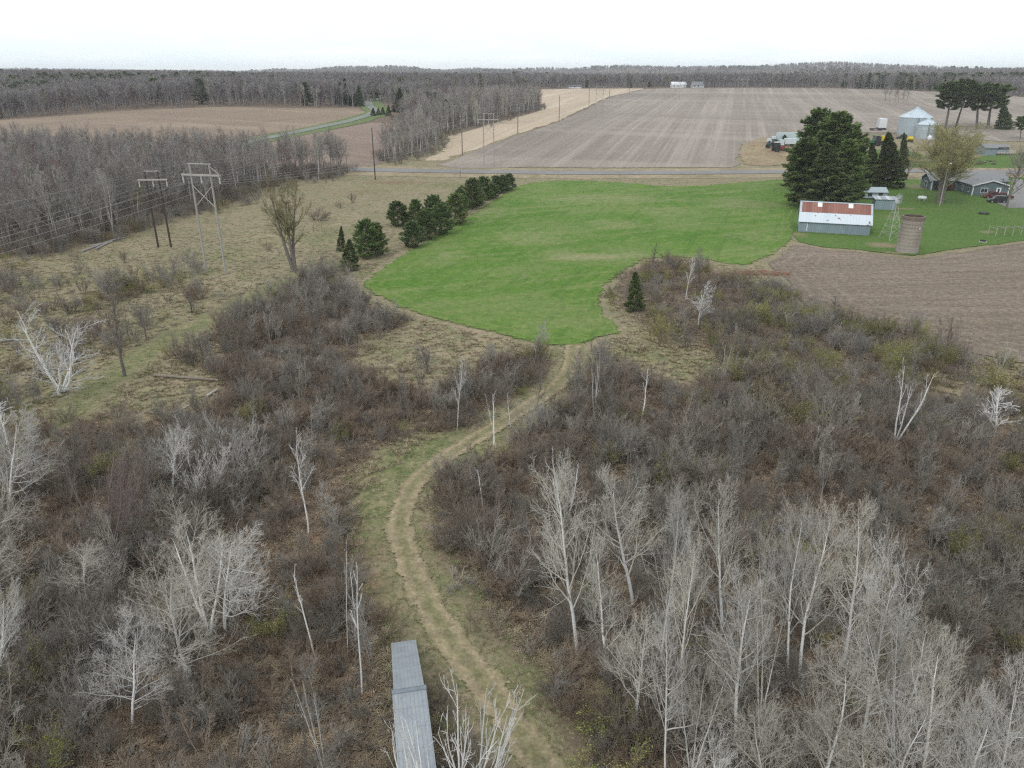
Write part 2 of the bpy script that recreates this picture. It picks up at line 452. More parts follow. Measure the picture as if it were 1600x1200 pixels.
# ------------------------------------------------------------------ mass scatter (stuff only)
def scatter(name, pts, rots, scales, idxs, sources, label, cat):
    """one object: points carrying plant meshes"""
    src = bpy.data.collections.new(name+'_kinds')
    for i, me in enumerate(sources):
        src.objects.link(bpy.data.objects.new('%s_%02d' % (name, i), me))
    me = bpy.data.meshes.new(name); me.vertices.add(len(pts)); me.vertices.foreach_set('co', np.asarray(pts, np.float32).ravel())
    for nm, typ, arr, key in (('rot', 'FLOAT_VECTOR', rots, 'vector'), ('sca', 'FLOAT_VECTOR', scales, 'vector'), ('kindid', 'INT', idxs, 'value')):
        a = me.attributes.new(nm, typ, 'POINT')
        a.data.foreach_set(key, np.asarray(arr, np.int32 if typ == 'INT' else np.float32).ravel())
    o = link(name, me); tag(o, label, cat, kind='stuff')
    ng = bpy.data.node_groups.new(name, 'GeometryNodeTree')
    ng.interface.new_socket('Geometry', in_out='INPUT', socket_type='NodeSocketGeometry')
    ng.interface.new_socket('Geometry', in_out='OUTPUT', socket_type='NodeSocketGeometry')
    n = ng.nodes; gi = n.new('NodeGroupInput'); go = n.new('NodeGroupOutput')
    ip = n.new('GeometryNodeInstanceOnPoints'); ci = n.new('GeometryNodeCollectionInfo')
    ci.inputs['Collection'].default_value = src; ci.inputs['Separate Children'].default_value = True; ci.inputs['Reset Children'].default_value = True
    ip.inputs['Pick Instance'].default_value = True
    def na(nm, t):
        a = n.new('GeometryNodeInputNamedAttribute'); a.data_type = t; a.inputs['Name'].default_value = nm; return a.outputs['Attribute']
    L = ng.links
    L.new(gi.outputs[0], ip.inputs['Points']); L.new(ci.outputs[0], ip.inputs['Instance'])
    L.new(na('kindid', 'INT'), ip.inputs['Instance Index']); L.new(na('rot', 'FLOAT_VECTOR'), ip.inputs['Rotation'])
    L.new(na('sca', 'FLOAT_VECTOR'), ip.inputs['Scale']); L.new(ip.outputs[0], go.inputs[0])
    md = o.modifiers.new('plants', 'NODES'); md.node_group = ng
    return o
# ------------------------------------------------------------------ brush regions (photo pixels, cast on to the terrain)
R_LEFT = [(-250, 1500), (-250, 700), (30, 668), (130, 655), (200, 668), (330, 640), (350, 600), (345, 520), (380, 470), (440, 436), (500, 415), (545, 455), (590, 492),
          (640, 505), (610, 520), (560, 520), (545, 560), (580, 590), (640, 605), (690, 622), (770, 600), (790, 560), (830, 548), (868, 560), (866, 588), (800, 628),
          (740, 655), (660, 668), (590, 700), (545, 745), (525, 800), (545, 870), (575, 920), (580, 1000), (590, 1060), (600, 1500)]
R_LOW = [(690, 1075), (735, 1085), (795, 1180), (850, 1300), (880, 1500), (690, 1500)]
R_RIGHT = [(840, 665), (900, 605), (925, 560), (960, 562), (1000, 592), (1100, 602), (1130, 585), (1150, 560), (1260, 600), (1340, 620), (1420, 600), (1500, 640),
           (1560, 640), (1620, 720), (1850, 760), (1850, 1500), (960, 1500), (905, 1180), (870, 1060), (800, 960), (765, 930), (735, 880), (725, 800), (745, 740), (800, 700)]
R_WILLOW = [(1140, 560), (1060, 530), (1090, 490), (1100, 445), (1130, 428), (1170, 440), (1225, 460), (1290, 497), (1350, 512), (1440, 527), (1480, 560), (1500, 600), (1420, 610), (1340, 620), (1260, 600)]
R_BAY = [(978, 425), (1010, 412), (1060, 408), (1110, 415), (1140, 450), (1110, 500), (1100, 530), (1040, 530), (1000, 510), (968, 480), (962, 455)]
R_MEADOW = [(-250, 600), (-250, 405), (60, 415), (200, 430), (300, 425), (330, 440), (200, 480), (150, 520), (110, 600), (60, 655), (-250, 700)]
R_MID = [(-250, 520), (-250, 430), (60, 440), (240, 445), (360, 440), (400, 470), (345, 520), (340, 590), (230, 600), (120, 560), (60, 520)]
R_SPARSE = [(1440, 528), (1600, 575), (1850, 610), (1850, 760), (1620, 720), (1560, 640), (1500, 640)]
R_EDGE = [(-250, 430), (-250, 385), (60, 385), (180, 360), (240, 335), (330, 318), (400, 292), (530, 270), (535, 282), (430, 305), (340, 338), (250, 356), (120, 405)]

R_CORR = [(655, 695), (750, 690), (745, 740), (725, 800), (735, 880), (765, 930), (800, 960), (870, 1060), (905, 1180), (960, 1500), (640, 1500), (600, 1000), (590, 900), (560, 840), (640, 800)]
# ------------------------------------------------------------------ ground
def blobs(x, y, lst):
    """soft world-space patches given as (u, v, half width m, half depth m, strength)"""
    w = np.zeros(len(x))
    for (u, v, rx, ry, s) in lst:
        g = G(u, v); d = ((x-g.x)/rx)**2+((y-g.y)/ry)**2
        w = np.maximum(w, s*np.exp(-d*.9))
    return w
def path_dist(x, y, pts):
    """signed distance across a polyline (world xy)"""
    best = np.full(len(x), 1e9); sg = np.zeros(len(x)); al = np.zeros(len(x))
    for (a, b) in zip(pts[:-1], pts[1:]):
        ax, ay = a; dx, dy = b[0]-ax, b[1]-ay; L2 = dx*dx+dy*dy
        t = np.clip(((x-ax)*dx+(y-ay)*dy)/L2, 0, 1); ex = x-(ax+t*dx); ey = y-(ay+t*dy)
        d = np.hypot(ex, ey); s = np.sign(dx*(y-ay)-dy*(x-ax))
        m = d < best; best[m] = d[m]; sg[m] = s[m]
    return best*sg
def smooth_path(px, n=8):
    P = [G(*p) for p in px]; P = [(p.x, p.y) for p in P]; out = []
    P = [(2*P[0][0]-P[1][0], 2*P[0][1]-P[1][1])]+P+[(2*P[-1][0]-P[-2][0], 2*P[-1][1]-P[-2][1])]
    for i in range(1, len(P)-2):
        for k in range(n):
            t = k/n; a, b, c, d = P[i-1], P[i], P[i+1], P[i+2]
            out.append(tuple(.5*((2*b[j])+(-a[j]+c[j])*t+(2*a[j]-5*b[j]+4*c[j]-d[j])*t*t+(-a[j]+3*b[j]-3*c[j]+d[j])*t**3) for j in (0, 1)))
    out.append(P[-2]); return out
TRACK = smooth_path([(902, 520), (893, 548), (890, 575), (868, 604), (822, 636), (765, 672), (705, 708), (655, 748), (630, 790), (626, 830), (643, 890), (672, 948), (712, 1010), (762, 1075), (805, 1135), (848, 1200), (900, 1290), (960, 1420)])
FOOT = smooth_path([(540, 412), (470, 432), (400, 462), (330, 498), (250, 540), (170, 590), (100, 650), (20, 700)])
xs = np.unique(np.concatenate([np.arange(-6000, -400, 200), np.arange(-400, -150, 12), np.arange(-150, 150, 1.6), np.arange(150, 600, 12), np.arange(600, 6001, 200)]))
ys = np.unique(np.concatenate([np.arange(-300, 10, 40), np.arange(10, 190, 1.3), np.arange(190, 330, 2.5), np.arange(330, 1200, 10), np.arange(1200, 3000, 40), np.arange(3000, 9001, 150)]))
X, Y = np.meshgrid(xs, ys); nx, ny = len(xs), len(ys)
X = X.ravel(); Y = Y.ravel(); Z0 = H(X, Y)
near = (Y > 12) & (Y < 330) & (np.abs(X) < 260)
U = np.full(len(X), -9e3); V_ = np.full(len(X), -9e3)
U[near], V_[near] = proj(X[near], Y[near], Z0[near])
lit = np.zeros(len(X))
for poly, w in ((R_LEFT, 1), (R_LOW, .9), (R_RIGHT, 1), (R_WILLOW, .7), (R_BAY, .75), (R_MEADOW, .1), (R_SPARSE, .3), (R_EDGE, .25), (R_CORR, .6)):
    lit = np.maximum(lit, w*pip(U, V_, poly))
FOREST_PX = [(-300, 420), (-60, 405), (60, 398), (170, 372), (240, 345), (330, 326), (400, 297), (450, 283), (535, 275), (545, 262), (530, 255), (430, 245), (330, 238), (200, 232), (0, 228), (-300, 225)]
lit = np.maximum(lit, 1.0*pip(U, V_, FOREST_PX))
L2d = lit.reshape(ny, nx)
for _ in range(2):
    L2d = (L2d+np.roll(L2d, 1, 0)+np.roll(L2d, -1, 0)+np.roll(L2d, 1, 1)+np.roll(L2d, -1, 1))/5
lit = L2d.ravel()
gm = np.zeros(len(X)); 
dn = np.abs(path_dist(X[near], Y[near], TRACK)); fn = np.abs(path_dist(X[near], Y[near], FOOT))
gb = blobs(X[near], Y[near], [(690, 700, 6, 3.5, .95), (640, 740, 5, 3, .9), (590, 800, 3, 6, .8), (620, 950, 3, 5, .6), (700, 690, 5, 3, .7), (800, 890, 2.5, 3, .35), (760, 950, 3, 3, .5),
     (870, 1060, 4, 3.5, .7), (860, 620, 3, 3, .4), (1000, 555, 8, 4, .75), (1080, 575, 7, 4, .55), (930, 560, 5, 4, .5), (1290, 570, 7, 6, .4), (1240, 530, 7, 5, .5), (1480, 620, 7, 5, .4), (1200, 480, 6, 8, .55),
     (480, 300, 10, 14, .4), (350, 400, 9, 9, .6), (290, 430, 8, 7, .6), (230, 500, 7, 5, .55), (420, 380, 6, 9, .5), (60, 440, 10, 5, .6), (180, 590, 7, 6, .5), (250, 620, 7, 4, .45), (540, 360, 10, 8, .6), (500, 370, 9, 6, .7),
     (620, 290, 20, 14, .5), (720, 290, 16, 8, .75), (600, 380, 6, 14, .5), (900, 276, 90, 4, .45), (1150, 276, 90, 4, .4), (440, 270, 25, 10, .45), (600, 545, 6, 5, .45), (690, 545, 6, 4, .35), (640, 560, 4, 3, .5)])
g = np.maximum(gb, .75*np.exp(-(fn/3.2)**2))
g = np.maximum(g, .55*np.exp(-(dn/2.6)**2))
rng2 = np.random.default_rng(3)
gm[near] = g
lit[near] = lit[near]*(1-.85*np.exp(-(dn/2.6)**2))*(1-.7*np.exp(-(fn/3.5)**2))
farw = np.clip((Y-330)/100, 0, 1)
lit = np.maximum(lit, farw*.9)
red = np.zeros(len(X)); red[near] = blobs(X[near], Y[near], [(620, 285, 14, 5, .9), (560, 300, 14, 10, .5), (470, 320, 10, 10, .5), (690, 285, 14, 4, .5), (350, 545, 6, 4, .5), (1150, 425, 8, 4, .5), (1100, 540, 7, 2.5, .7), (700, 830, 4, 6, .55), (500, 860, 6, 5, .8), (560, 960, 4, 6, .7), (280, 1120, 6, 4, .8), (240, 660, 9, 5, .6), (960, 640, 4, 4, .9), (1350, 640, 8, 6, .5)])
Z0 = Z0-near*0.05*(1+np.sin(X*1.1+np.sin(Y*.7)*2)*np.sin(Y*.9+1.2*np.sin(X*.5)))*(1-np.clip((Y-120)/100, 0, 1))
me = npmesh('ground', np.stack([X, Y, Z0], 1), [np.stack([(np.arange(ny-1)[:, None]*nx+np.arange(nx-1)[None]).ravel()+k for k in (0, 1, nx+1, nx)], 1)], True)
for nm, arr in (('litter', lit), ('green', gm), ('rust', red)):
    a = me.attributes.new(nm, 'FLOAT', 'POINT'); a.data.foreach_set('value', arr.astype(np.float32))
def base_ground():
    m, nt = nt_new('ground'); h = N(nt); P = h.pos()
    n1 = h.noise(P, .09, 6, .65, .5); n2 = h.noise(P, .7, 7, .72, .3); n3 = h.noise(P, 5.0, 5, .75); n4 = h.noise(P, 1.7, 5, .7)
    tan = h.mix(h.mr(n1, .35, .65), (.245, .205, .138), (.185, .168, .105))
    tan = h.mix(h.mr(n2, .52, .68, 0, .6), tan, (.34, .285, .195))
    tan = h.mix(h.mr(h.noise(P, .33, 5, .7), .48, .66, 0, .7), tan, (.135, .155, .070))
    lt = h.mix(h.mr(n2, .35, .65), (.115, .088, .068), (.18, .14, .105))
    lt = h.mix(h.mr(n4, .56, .72, 0, .6), lt, (.085, .075, .05))
    lt = h.mix(h.mr(h.noise(P, .21, 4, .7), .55, .7, 0, .55), lt, (.22, .18, .12))
    gr = h.mix(h.mr(n2, .4, .62), (.085, .12, .042), (.19, .185, .09))
    rs = h.mix(h.mr(n4, .4, .6), (.18, .115, .075), (.22, .155, .105))
    def thr(nm, k, lo, hi, top=1.0):
        a = h.attr(nm); return h.mr(h.math('ADD', a, h.math('MULTIPLY', h.math('SUBTRACT', k, .5), 1.1)), lo, hi, 0, top)
    c = h.mix(thr('litter', n2, .3, .62), tan, lt)
    c = h.mix(thr('rust', n2, .35, .8, .85), c, rs)
    c = h.mix(thr('green', h.noise(P, .9, 6, .75), .3, .85, .9), c, gr)
    f = h.math('MULTIPLY', h.mr(n3, .25, .75, .62, 1.38), h.mr(n4, .3, .7, .82, 1.18))
    vm = h.n('ShaderNodeVectorMath', operation='SCALE'); h.l(c, vm.inputs[0]); h.l(f, vm.inputs['Scale'])
    finish(h, vm.outputs[0], .95, 0, h.math('ADD', n3, n2), .35, .08, spec=.1)
    return m
o = link('ground', me, base_ground()); tag(o, kind='structure')

def sheet(name, px, mat, spacing, off=.05, rag=None, blob=None, kind='structure', label=None, cat=None, hfun=None, world=None, across=None):
    if world is None: W = [G(*p) for p in px]; W = [(p.x, p.y) for p in W]
    else: W = world
    out = []
    rag = spacing*.35 if rag is None else rag
    for i, p in enumerate(W):
        q = W[(i+1) % len(W)]; L = math.hypot(q[0]-p[0], q[1]-p[1]); n = max(1, int(L/spacing))
        for k in range(n):
            t = k/n; x = p[0]+(q[0]-p[0])*t; y = p[1]+(q[1]-p[1])*t
            out.append((x+rag*mnoise.noise((x/spacing/2.3, y/spacing/2.3, 3)), y+rag*mnoise.noise((x/spacing/2.3, y/spacing/2.3, 9))))
    O = np.array(out)
    gx = np.arange(O[:, 0].min(), O[:, 0].max(), spacing); gy = np.arange(O[:, 1].min(), O[:, 1].max(), spacing)
    A, B = np.meshgrid(gx, gy); A = A.ravel()+rng.uniform(-.2, .2, A.size)*spacing; B = B.ravel()+rng.uniform(-.2, .2, B.size)*spacing
    ins = pip(A, B, out); A, B = A[ins], B[ins]
    def edged(a, b):
        d = np.full(len(a), 1e9)
        for i in range(len(O)):
            p = O[i]; q = O[(i+1) % len(O)]; e = q-p; L2 = (e*e).sum()+1e-9
            t = np.clip(((a-p[0])*e[0]+(b-p[1])*e[1])/L2, 0, 1)
            d = np.minimum(d, np.hypot(a-p[0]-t*e[0], b-p[1]-t*e[1]))
        return d
    dd = edged(A, B); k = dd > spacing*.3; A, B = A[k], B[k]
    vc = [Vector(p) for p in out]+[Vector((a, b)) for a, b in zip(A, B)]
    r = geometry.delaunay_2d_cdt(vc, [], [list(range(len(out)))], 1, 1e-5)
    P = np.array([(v.x, v.y) for v in r[0]]); Fc = np.array([f for f in r[2] if len(f) == 3])
    hz = H(P[:, 0], P[:, 1])
    if hfun is not None: hz = hz+hfun(P[:, 0], P[:, 1], edged(P[:, 0], P[:, 1]))
    me = npmesh(name, np.stack([P[:, 0], P[:, 1], hz+off], 1), [Fc], True)
    a = me.attributes.new('edge', 'FLOAT', 'POINT'); a.data.foreach_set('value', edged(P[:, 0], P[:, 1]).astype(np.float32))
    if blob is not None:
        a = me.attributes.new('patch', 'FLOAT', 'POINT'); a.data.foreach_set('value', blobs(P[:, 0], P[:, 1], blob).astype(np.float32))
    if across is not None:
        a = me.attributes.new('across', 'FLOAT', 'POINT'); a.data.foreach_set('value', path_dist(P[:, 0], P[:, 1], across).astype(np.float32))
    o = link(name, me, mat)
    return tag(o, label, cat, kind=kind)
def ribbon(pts, w0, w1=None):
    w1 = w0 if w1 is None else w1
    P = np.array(pts); T = np.gradient(P, axis=0); T /= np.linalg.norm(T, axis=1)[:, None]; Nn = np.stack([-T[:, 1], T[:, 0]], 1)
    L = [tuple(p+n*w0) for p, n in zip(P, Nn)]; Rr = [tuple(p-n*w1) for p, n in zip(P, Nn)]
    return L+Rr[::-1]

# far and near fields
m_far = ground_mat('harvested_soil', [(.235, .205, .18), (.195, .168, .147), (.31, .275, .235)], .004, .9, 2.5, amt2=.25,
    streak=[(rad(16), .12, .0007, 1, .47, .62, .5, (.335, .30, .26)), (rad(16), .30, .004, 1, .52, .64, .45, (.35, .315, .275)), (rad(16), .5, .004, 1, .5, .64, .35, (.17, .145, .125)), (rad(-74), .03, .0016, 1, .50, .62, .45, (.32, .285, .245)), (rad(-66), .012, .0012, 1, .52, .64, .35, (.18, .155, .135)), (rad(10), .02, .0009, 1, .5, .62, .3, (.18, .155, .135))],
    fade=(1.5, .3), patch=(.15, .15, .08), fine=.3)
FAR = [(660, 263), (700, 252), (722, 243), (765, 226), (810, 210), (842, 200), (873, 190), (897, 178), (920, 167), (940, 157), (958, 150), (985, 144), (1010, 139), (1050, 138), (1200, 137.5), (1340, 139), (1400, 141), (1480, 144), (1560, 148),
       (1640, 156), (1760, 160), (1760, 225), (1600, 222), (1560, 222), (1480, 214), (1400, 208), (1330, 207), (1240, 212), (1215, 222), (1160, 226), (1152, 240), (1158, 256), (1140, 262), (1000, 263), (800, 263)]
sheet('harvested_field', FAR, m_far, 9, .12, blob=[(950, 158, 22, 20, .5), (907, 190, 14, 5, .5), (1250, 152, 20, 25, .4), (1460, 160, 30, 20, .5)])
m_stub = ground_mat('stubble', [(.42, .35, .265), (.37, .305, .225), (.49, .42, .33)], .006, .9, 2.5, amt2=.25, streak=[(rad(16), .3, .006, 1, .5, .66, .5, (.31, .255, .185)), (rad(16), .08, .003, 1, .55, .64, .5, (.52, .45, .36))], fade=(1.5, .3), fine=.25)
STUB = [(612, 262), (640, 258), (668, 246), (690, 232), (700, 213), (740, 202), (780, 190), (815, 181), (845, 172), (846, 160), (830, 150), (790, 146), (735, 147), (735, 144), (790, 141), (850, 139.5), (900, 138.5), (1000, 138), (1010, 139), (985, 144), (958, 150), (940, 157), (920, 167), (897, 178), (873, 190), (842, 200), (810, 210), (765, 226), (722, 243), (700, 252), (660, 263)]
sheet('stubble_field', STUB, m_stub, 7, .08)
m_leftf = ground_mat('brown_soil', [(.235, .185, .14), (.20, .155, .118), (.29, .235, .18)], .006, .9, 2.5, amt2=.25, streak=[(rad(-75), .05, .006, 1, .5, .66, .6, (.31, .255, .195)), (rad(50), .2, .008, 1, .52, .7, .4, (.15, .115, .088))], fade=(2, .3), fine=.25)
sheet('ploughed_field', [(-200, 203), (0, 188), (60, 184), (130, 179), (180, 174), (240, 171), (340, 167), (440, 169), (520, 169), (567, 170), (575, 178), (540, 190), (480, 201), (400, 212), (300, 228), (150, 236), (-200, 240)], m_leftf, 9, .12)
m_left2 = ground_mat('red_soil', [(.225, .175, .145), (.19, .145, .12), (.27, .22, .18)], .006, .9, 2.5, amt2=.25, streak=[(rad(-60), .2, .006, 1, .5, .66, .5, (.25, .2, .16))], fade=(1.5, .3), fine=.25)
sheet('fallow_field', [(330, 246), (400, 224), (480, 210), (560, 195), (590, 189), (625, 196), (640, 220), (600, 255), (585, 261), (430, 261), (330, 262)], m_left2, 7, .1)
m_grn = ground_mat('hay_green', [(.064, .145, .018), (.098, .172, .034), (.155, .20, .062)], .03, .45, 3.0,
    streak=[(rad(65), .30, .035, 1, .48, .66, .6, (.165, .20, .075)), (rad(20), .5, .04, 1, .52, .68, .5, (.050, .115, .018)), (rad(-30), .06, .05, 1, .5, .62, .45, (.15, .185, .07))], passes=(1.9, 9, .32, (.21, .215, .09)), fade=(2.4, .55), patch=(.23, .225, .12), bump=.6, fine=.3)
HAY = [(556, 447), (575, 428), (600, 410), (628, 392), (655, 378), (700, 352), (735, 332), (765, 314), (800, 291), (830, 284), (870, 281), (930, 282), (1000, 286), (1030, 290), (1100, 289), (1180, 282), (1228, 279), (1250, 300), (1250, 330), (1250, 358), (1246, 379), (1195, 410),
       (1160, 419), (1110, 409), (1060, 403), (1015, 406), (988, 424), (963, 440), (951, 458), (951, 480), (958, 496), (980, 508), (981, 522), (955, 531), (910, 545), (870, 545), (835, 540), (790, 530), (730, 515), (690, 506), (640, 492), (598, 474), (570, 460)]
sheet('hay_field', HAY, m_grn, 2.2, .05, blob=[(925, 402, 11, 4, .75), (985, 398, 7, 3.5, .6), (880, 397, 6, 5, .5), (940, 310, 34, 16, .56), (760, 330, 14, 18, .55), (830, 370, 16, 16, .52), (1150, 320, 16, 16, .52), (1040, 330, 16, 14, .5), (960, 350, 14, 10, .52), (1180, 370, 12, 10, .5), (700, 400, 10, 12, .46), (800, 430, 12, 8, .42)])
m_lawn = ground_mat('lawn', [(.065, .125, .026), (.082, .14, .033), (.10, .145, .045)], .04, .4, 3.0, fade=(1.0, .9), patch=(.21, .17, .11), bump=.5, fine=.25)
sheet('lawn', [(1232, 281), (1330, 281), (1420, 280), (1460, 280), (1500, 276), (1600, 277), (1760, 279), (1760, 368), (1600, 377), (1560, 382), (1500, 390), (1450, 398), (1430, 401), (1395, 398), (1340, 391), (1290, 387), (1240, 378), (1233, 355), (1234, 310)], m_lawn, 3, .06,
      blob=[(1390, 385, 5, 2.2, 1), (1375, 382, 3, 2, .9), (1245, 366, 3, 3, .8), (1300, 368, 9, 1.2, .7), (1410, 326, 4, 2, .9), (1430, 292, 7, 8, .7), (1400, 338, 5, 2, .8), (1475, 327, 3, 1.2, .6), (1500, 336, 3, 1.5, .45), (1395, 396, 5, 1, .8), (1540, 345, 3, 1.2, .8), (1540, 363, 3, 1, .8), (1250, 372, 2, 1, .8)])
sheet('verge', [(1470, 262), (1500, 250), (1560, 240), (1760, 238), (1760, 264)], m_lawn, 3, .05)
sheet('yard', [(1280, 262), (1290, 232), (1400, 232), (1440, 240), (1470, 262)], m_lawn, 3, .05, blob=[(1380, 250, 30, 5, .9), (1430, 250, 10, 5, .9)])
m_plo = ground_mat('tilled_soil', [(.192, .157, .124), (.165, .134, .105), (.25, .21, .165)], .03, 1.1, 4.0, amt2=.4,
    streak=[(rad(4), .012, .30, 1, .5, .64, .6, (.235, .193, .157)), (rad(-5), .015, .8, 1, .52, .68, .5, (.12, .092, .075)), (rad(-14), .02, .5, 1, .54, .66, .4, (.24, .20, .165)), (rad(14), .35, 2.5, 1, .66, .74, .8, (.38, .32, .22))], passes=(2.6, 16, .55, (.27, .225, .18)), fade=(1.2, .7), patch=(.34, .28, .19), bump=.9, bdist=.15, fine=.45)
sheet('tilled_field', [(1196, 413), (1216, 396), (1240, 379), (1290, 389), (1340, 393), (1395, 400), (1430, 403), (1455, 399), (1500, 392), (1560, 384), (1600, 378.5), (1780, 368), (1780, 620), (1600, 571), (1560, 563), (1500, 550), (1430, 527), (1350, 510), (1290, 493), (1255, 478), (1238, 460), (1226, 438)], m_plo, 2.2, .07,
      blob=[(1475, 491, 1.5, 1, .95), (1530, 504, 4, .5, .9), (1570, 515, 4, .6, .9), (1500, 497, 3, .5, .8), (1280, 430, 3, 1, .5), (1305, 447, 1.5, 1, .7)])
# road, verges, side road, driveway, track
m_road = ground_mat('asphalt', [(.215, .212, .212), (.185, .182, .18), (.25, .245, .24)], .05, .5, 4.0, fade=(.5, 1.0), bump=.15, fine=.15)
m_verge = ground_mat('verge_green', [(.10, .145, .05), (.12, .15, .065), (.16, .17, .095)], .05, .3, 2.0, fade=(1.0, .6), fine=.25)
m_dryv = ground_mat('verge_dry', [(.27, .225, .15), (.21, .18, .115), (.35, .30, .21)], .05, .3, 2.0, fade=(1.5, .5), fine=.3)
rp = [G(u, v) for u, v in ((-400, 258), (200, 261), (400, 262.5), (540, 265), (700, 268), (900, 270.5), (1100, 270), (1230, 268.5), (1420, 267.5), (1600, 269.5), (2000, 270))]
rp = [(p.x, p.y) for p in rp]
sheet('roadside_grass', None, m_dryv, 4, .05, world=ribbon(rp, 11, 14))
sheet('road', None, m_road, 3, .16, rag=.3, world=ribbon(rp, 4.4, 4.4))
sp = [G(u, v) for u, v in ((255, 252), (330, 238), (400, 220), (470, 205.5), (540, 191), (575, 181), (588, 174), (577, 166), (574, 158), (600, 152))]; sp = [(p.x, p.y) for p in sp]
sheet('side_verge', None, m_verge, 6, .14, world=ribbon(sp, 7, 10))
sheet('side_road', None, ground_mat('old_asphalt', [(.19, .21, .185), (.175, .195, .17), (.21, .225, .20)], .05, .3, 2, fine=.12), 5, .3, rag=.5, world=ribbon(sp, 2.8, 2.8))
sheet('driveway', [(1556, 318), (1562, 310), (1580, 300), (1584, 288), (1576, 276), (1592, 274), (1603, 286), (1625, 292), (1760, 300), (1760, 326), (1600, 326), (1575, 326)], m_road, 3, .1, rag=.4)
m_track = ground_mat('track_soil', [(.165, .165, .085), (.20, .18, .105), (.255, .225, .145)], .12, .9, 4.0, fade=(1.3, 1.1), ruts=(.66, (.30, .245, .165)), bump=.7, fine=.4)
sheet('dirt_track', None, m_track, .7, .03, rag=.3, world=ribbon(TRACK, 1.75, 1.75), across=TRACK)
# grassy spoil heap across the road
m_heap = ground_mat('heap_soil', [(.27, .225, .145), (.22, .175, .115), (.20, .11, .065)], .08, .35, 2.5, fade=(1.2, .5), fine=.35, bump=.8)
sheet('grass_bank', [(1152, 240), (1158, 226), (1180, 217), (1215, 213), (1240, 216), (1262, 235), (1262, 256), (1200, 260), (1160, 258)], m_heap, 2, .1, hfun=lambda x, y, e: np.clip(e/5, 0, 1)*(.25+.25*np.sin(x*.5)*np.sin(y*.37)))
#@@PART3
# ------------------------------------------------------------------ sky and light
w = bpy.data.worlds.new("World"); scene.world = w; w.use_nodes = True; nt = w.node_tree; nt.nodes.clear(); h = N(nt)
SUN_EL, SUN_AZ = rad(48), rad(215)
sky = h.n('ShaderNodeTexSky', sky_type='NISHITA'); sky.sun_disc = False; sky.sun_elevation = SUN_EL; sky.sun_rotation = SUN_AZ
gen = h.n('ShaderNodeTexCoord').outputs['Generated']
sx = h.n('ShaderNodeSeparateXYZ'); h.l(gen, sx.inputs[0])
el = h.mr(sx.outputs['Z'], -.02, .12)
cl = h.mix(el, (7.4, 8.7, 9.4), (9.6, 9.9, 10.1))
cn = h.noise(h.mapping(gen, (3, 3, 22)), 2.2, 5, .55, .4)
cl = h.mix(h.mr(cn, .42, .68, 0, .6), cl, (9.9, 10.0, 10.1))
mixs = h.mix(.88, sky.outputs[0], cl)
bg = h.n('ShaderNodeBackground'); bg.inputs['Strength'].default_value = .112; h.l(mixs, bg.inputs[0])
o_ = h.n('ShaderNodeOutputWorld'); h.l(bg.outputs[0], o_.inputs[0])
sd = bpy.data.lights.new('sun', 'SUN'); sd.energy = 1.2; sd.angle = rad(14); sd.color = (1, .97, .92)
so = bpy.data.objects.new('sun', sd); COL.objects.link(so)
sv = Vector((math.sin(SUN_AZ)*math.cos(SUN_EL), math.cos(SUN_AZ)*math.cos(SUN_EL), math.sin(SUN_EL)))
so.rotation_euler = sv.to_track_quat('Z', 'Y').to_euler(); so.location = (0, 0, 200)
scene.view_settings.view_transform = 'Standard'; scene.view_settings.look = 'None'; scene.view_settings.exposure = EXPO = 0.22
HAZE = True
if HAZE:
    b = MB().box(-4700, 4700, -350, 5500, -3, 84)
    m, nt = nt_new('haze'); h = N(nt); v = h.n('ShaderNodeVolumePrincipled'); v.inputs['Density'].default_value = .00014
    v.inputs['Color'].default_value = (.92, .96, 1, 1); v.inputs['Anisotropy'].default_value = .1
    o_ = h.n('ShaderNodeOutputMaterial'); h.l(v.outputs[0], o_.inputs['Volume'])
    tag(b.build('haze', m), 'pale bluish air thinning the distant woods and hills', 'haze', kind='stuff')
cy = scene.cycles
cy.max_bounces = 5; cy.diffuse_bounces = 2; cy.glossy_bounces = 2; cy.transmission_bounces = 2; cy.volume_bounces = 0; cy.transparent_max_bounces = 6
cy.use_adaptive_sampling = True; cy.adaptive_threshold = .008; cy.use_denoising = False; cy.volume_step_rate = 10
cy.caustics_reflective = False; cy.caustics_refractive = False
cy.filter_width = 1.3 if hasattr(cy, 'filter_width') else 1.3

# ------------------------------------------------------------------ plant materials and templates
b_birch = barky('birch_bark', (.74, .74, .72), (.66, .66, .64), .12, 2, marks=(.13, .12, .11))
b_birch_t = barky('birch_twig', (.66, .66, .65), (.56, .55, .54), .15, 2)
b_aspen = barky('aspen_bark', (.68, .69, .68), (.74, .74, .72), .15, 2, marks=(.17, .16, .14))
b_aspen_t = barky('aspen_twig', (.50, .475, .415), (.46, .44, .39), .15, 2)
b_aspen_g = barky('aspen_pale_twig', (.49, .48, .455), (.53, .52, .50), .15, 2)
b_grey = barky('grey_bark', (.19, .172, .155), (.135, .12, .107), .2, 2)
b_brush = barky('brush_twig', (.250, .212, .172), (.190, .164, .138), .25, .6, c3=(.27, .215, .165))
b_brushg = barky('brush_grey_twig', (.27, .252, .222), (.20, .188, .168), .25, .6, c3=(.36, .34, .305))
b_rust = barky('brush_rust_twig', (.225, .168, .125), (.235, .185, .135), .25, .6)
b_litter = barky('bramble_twig', (.27, .225, .17), (.22, .175, .13), .25, .6)
b_olive = barky('willow_brush_twig', (.215, .20, .10), (.26, .235, .12), .25, .6)
b_wood = barky('wood_twig', (.30, .28, .255), (.24, .225, .21), .2, .6, c3=(.20, .14, .13))
b_woodp = barky('wood_pale_twig', (.34, .32, .30), (.29, .275, .26), .2, .6, c3=(.30, .29, .22))
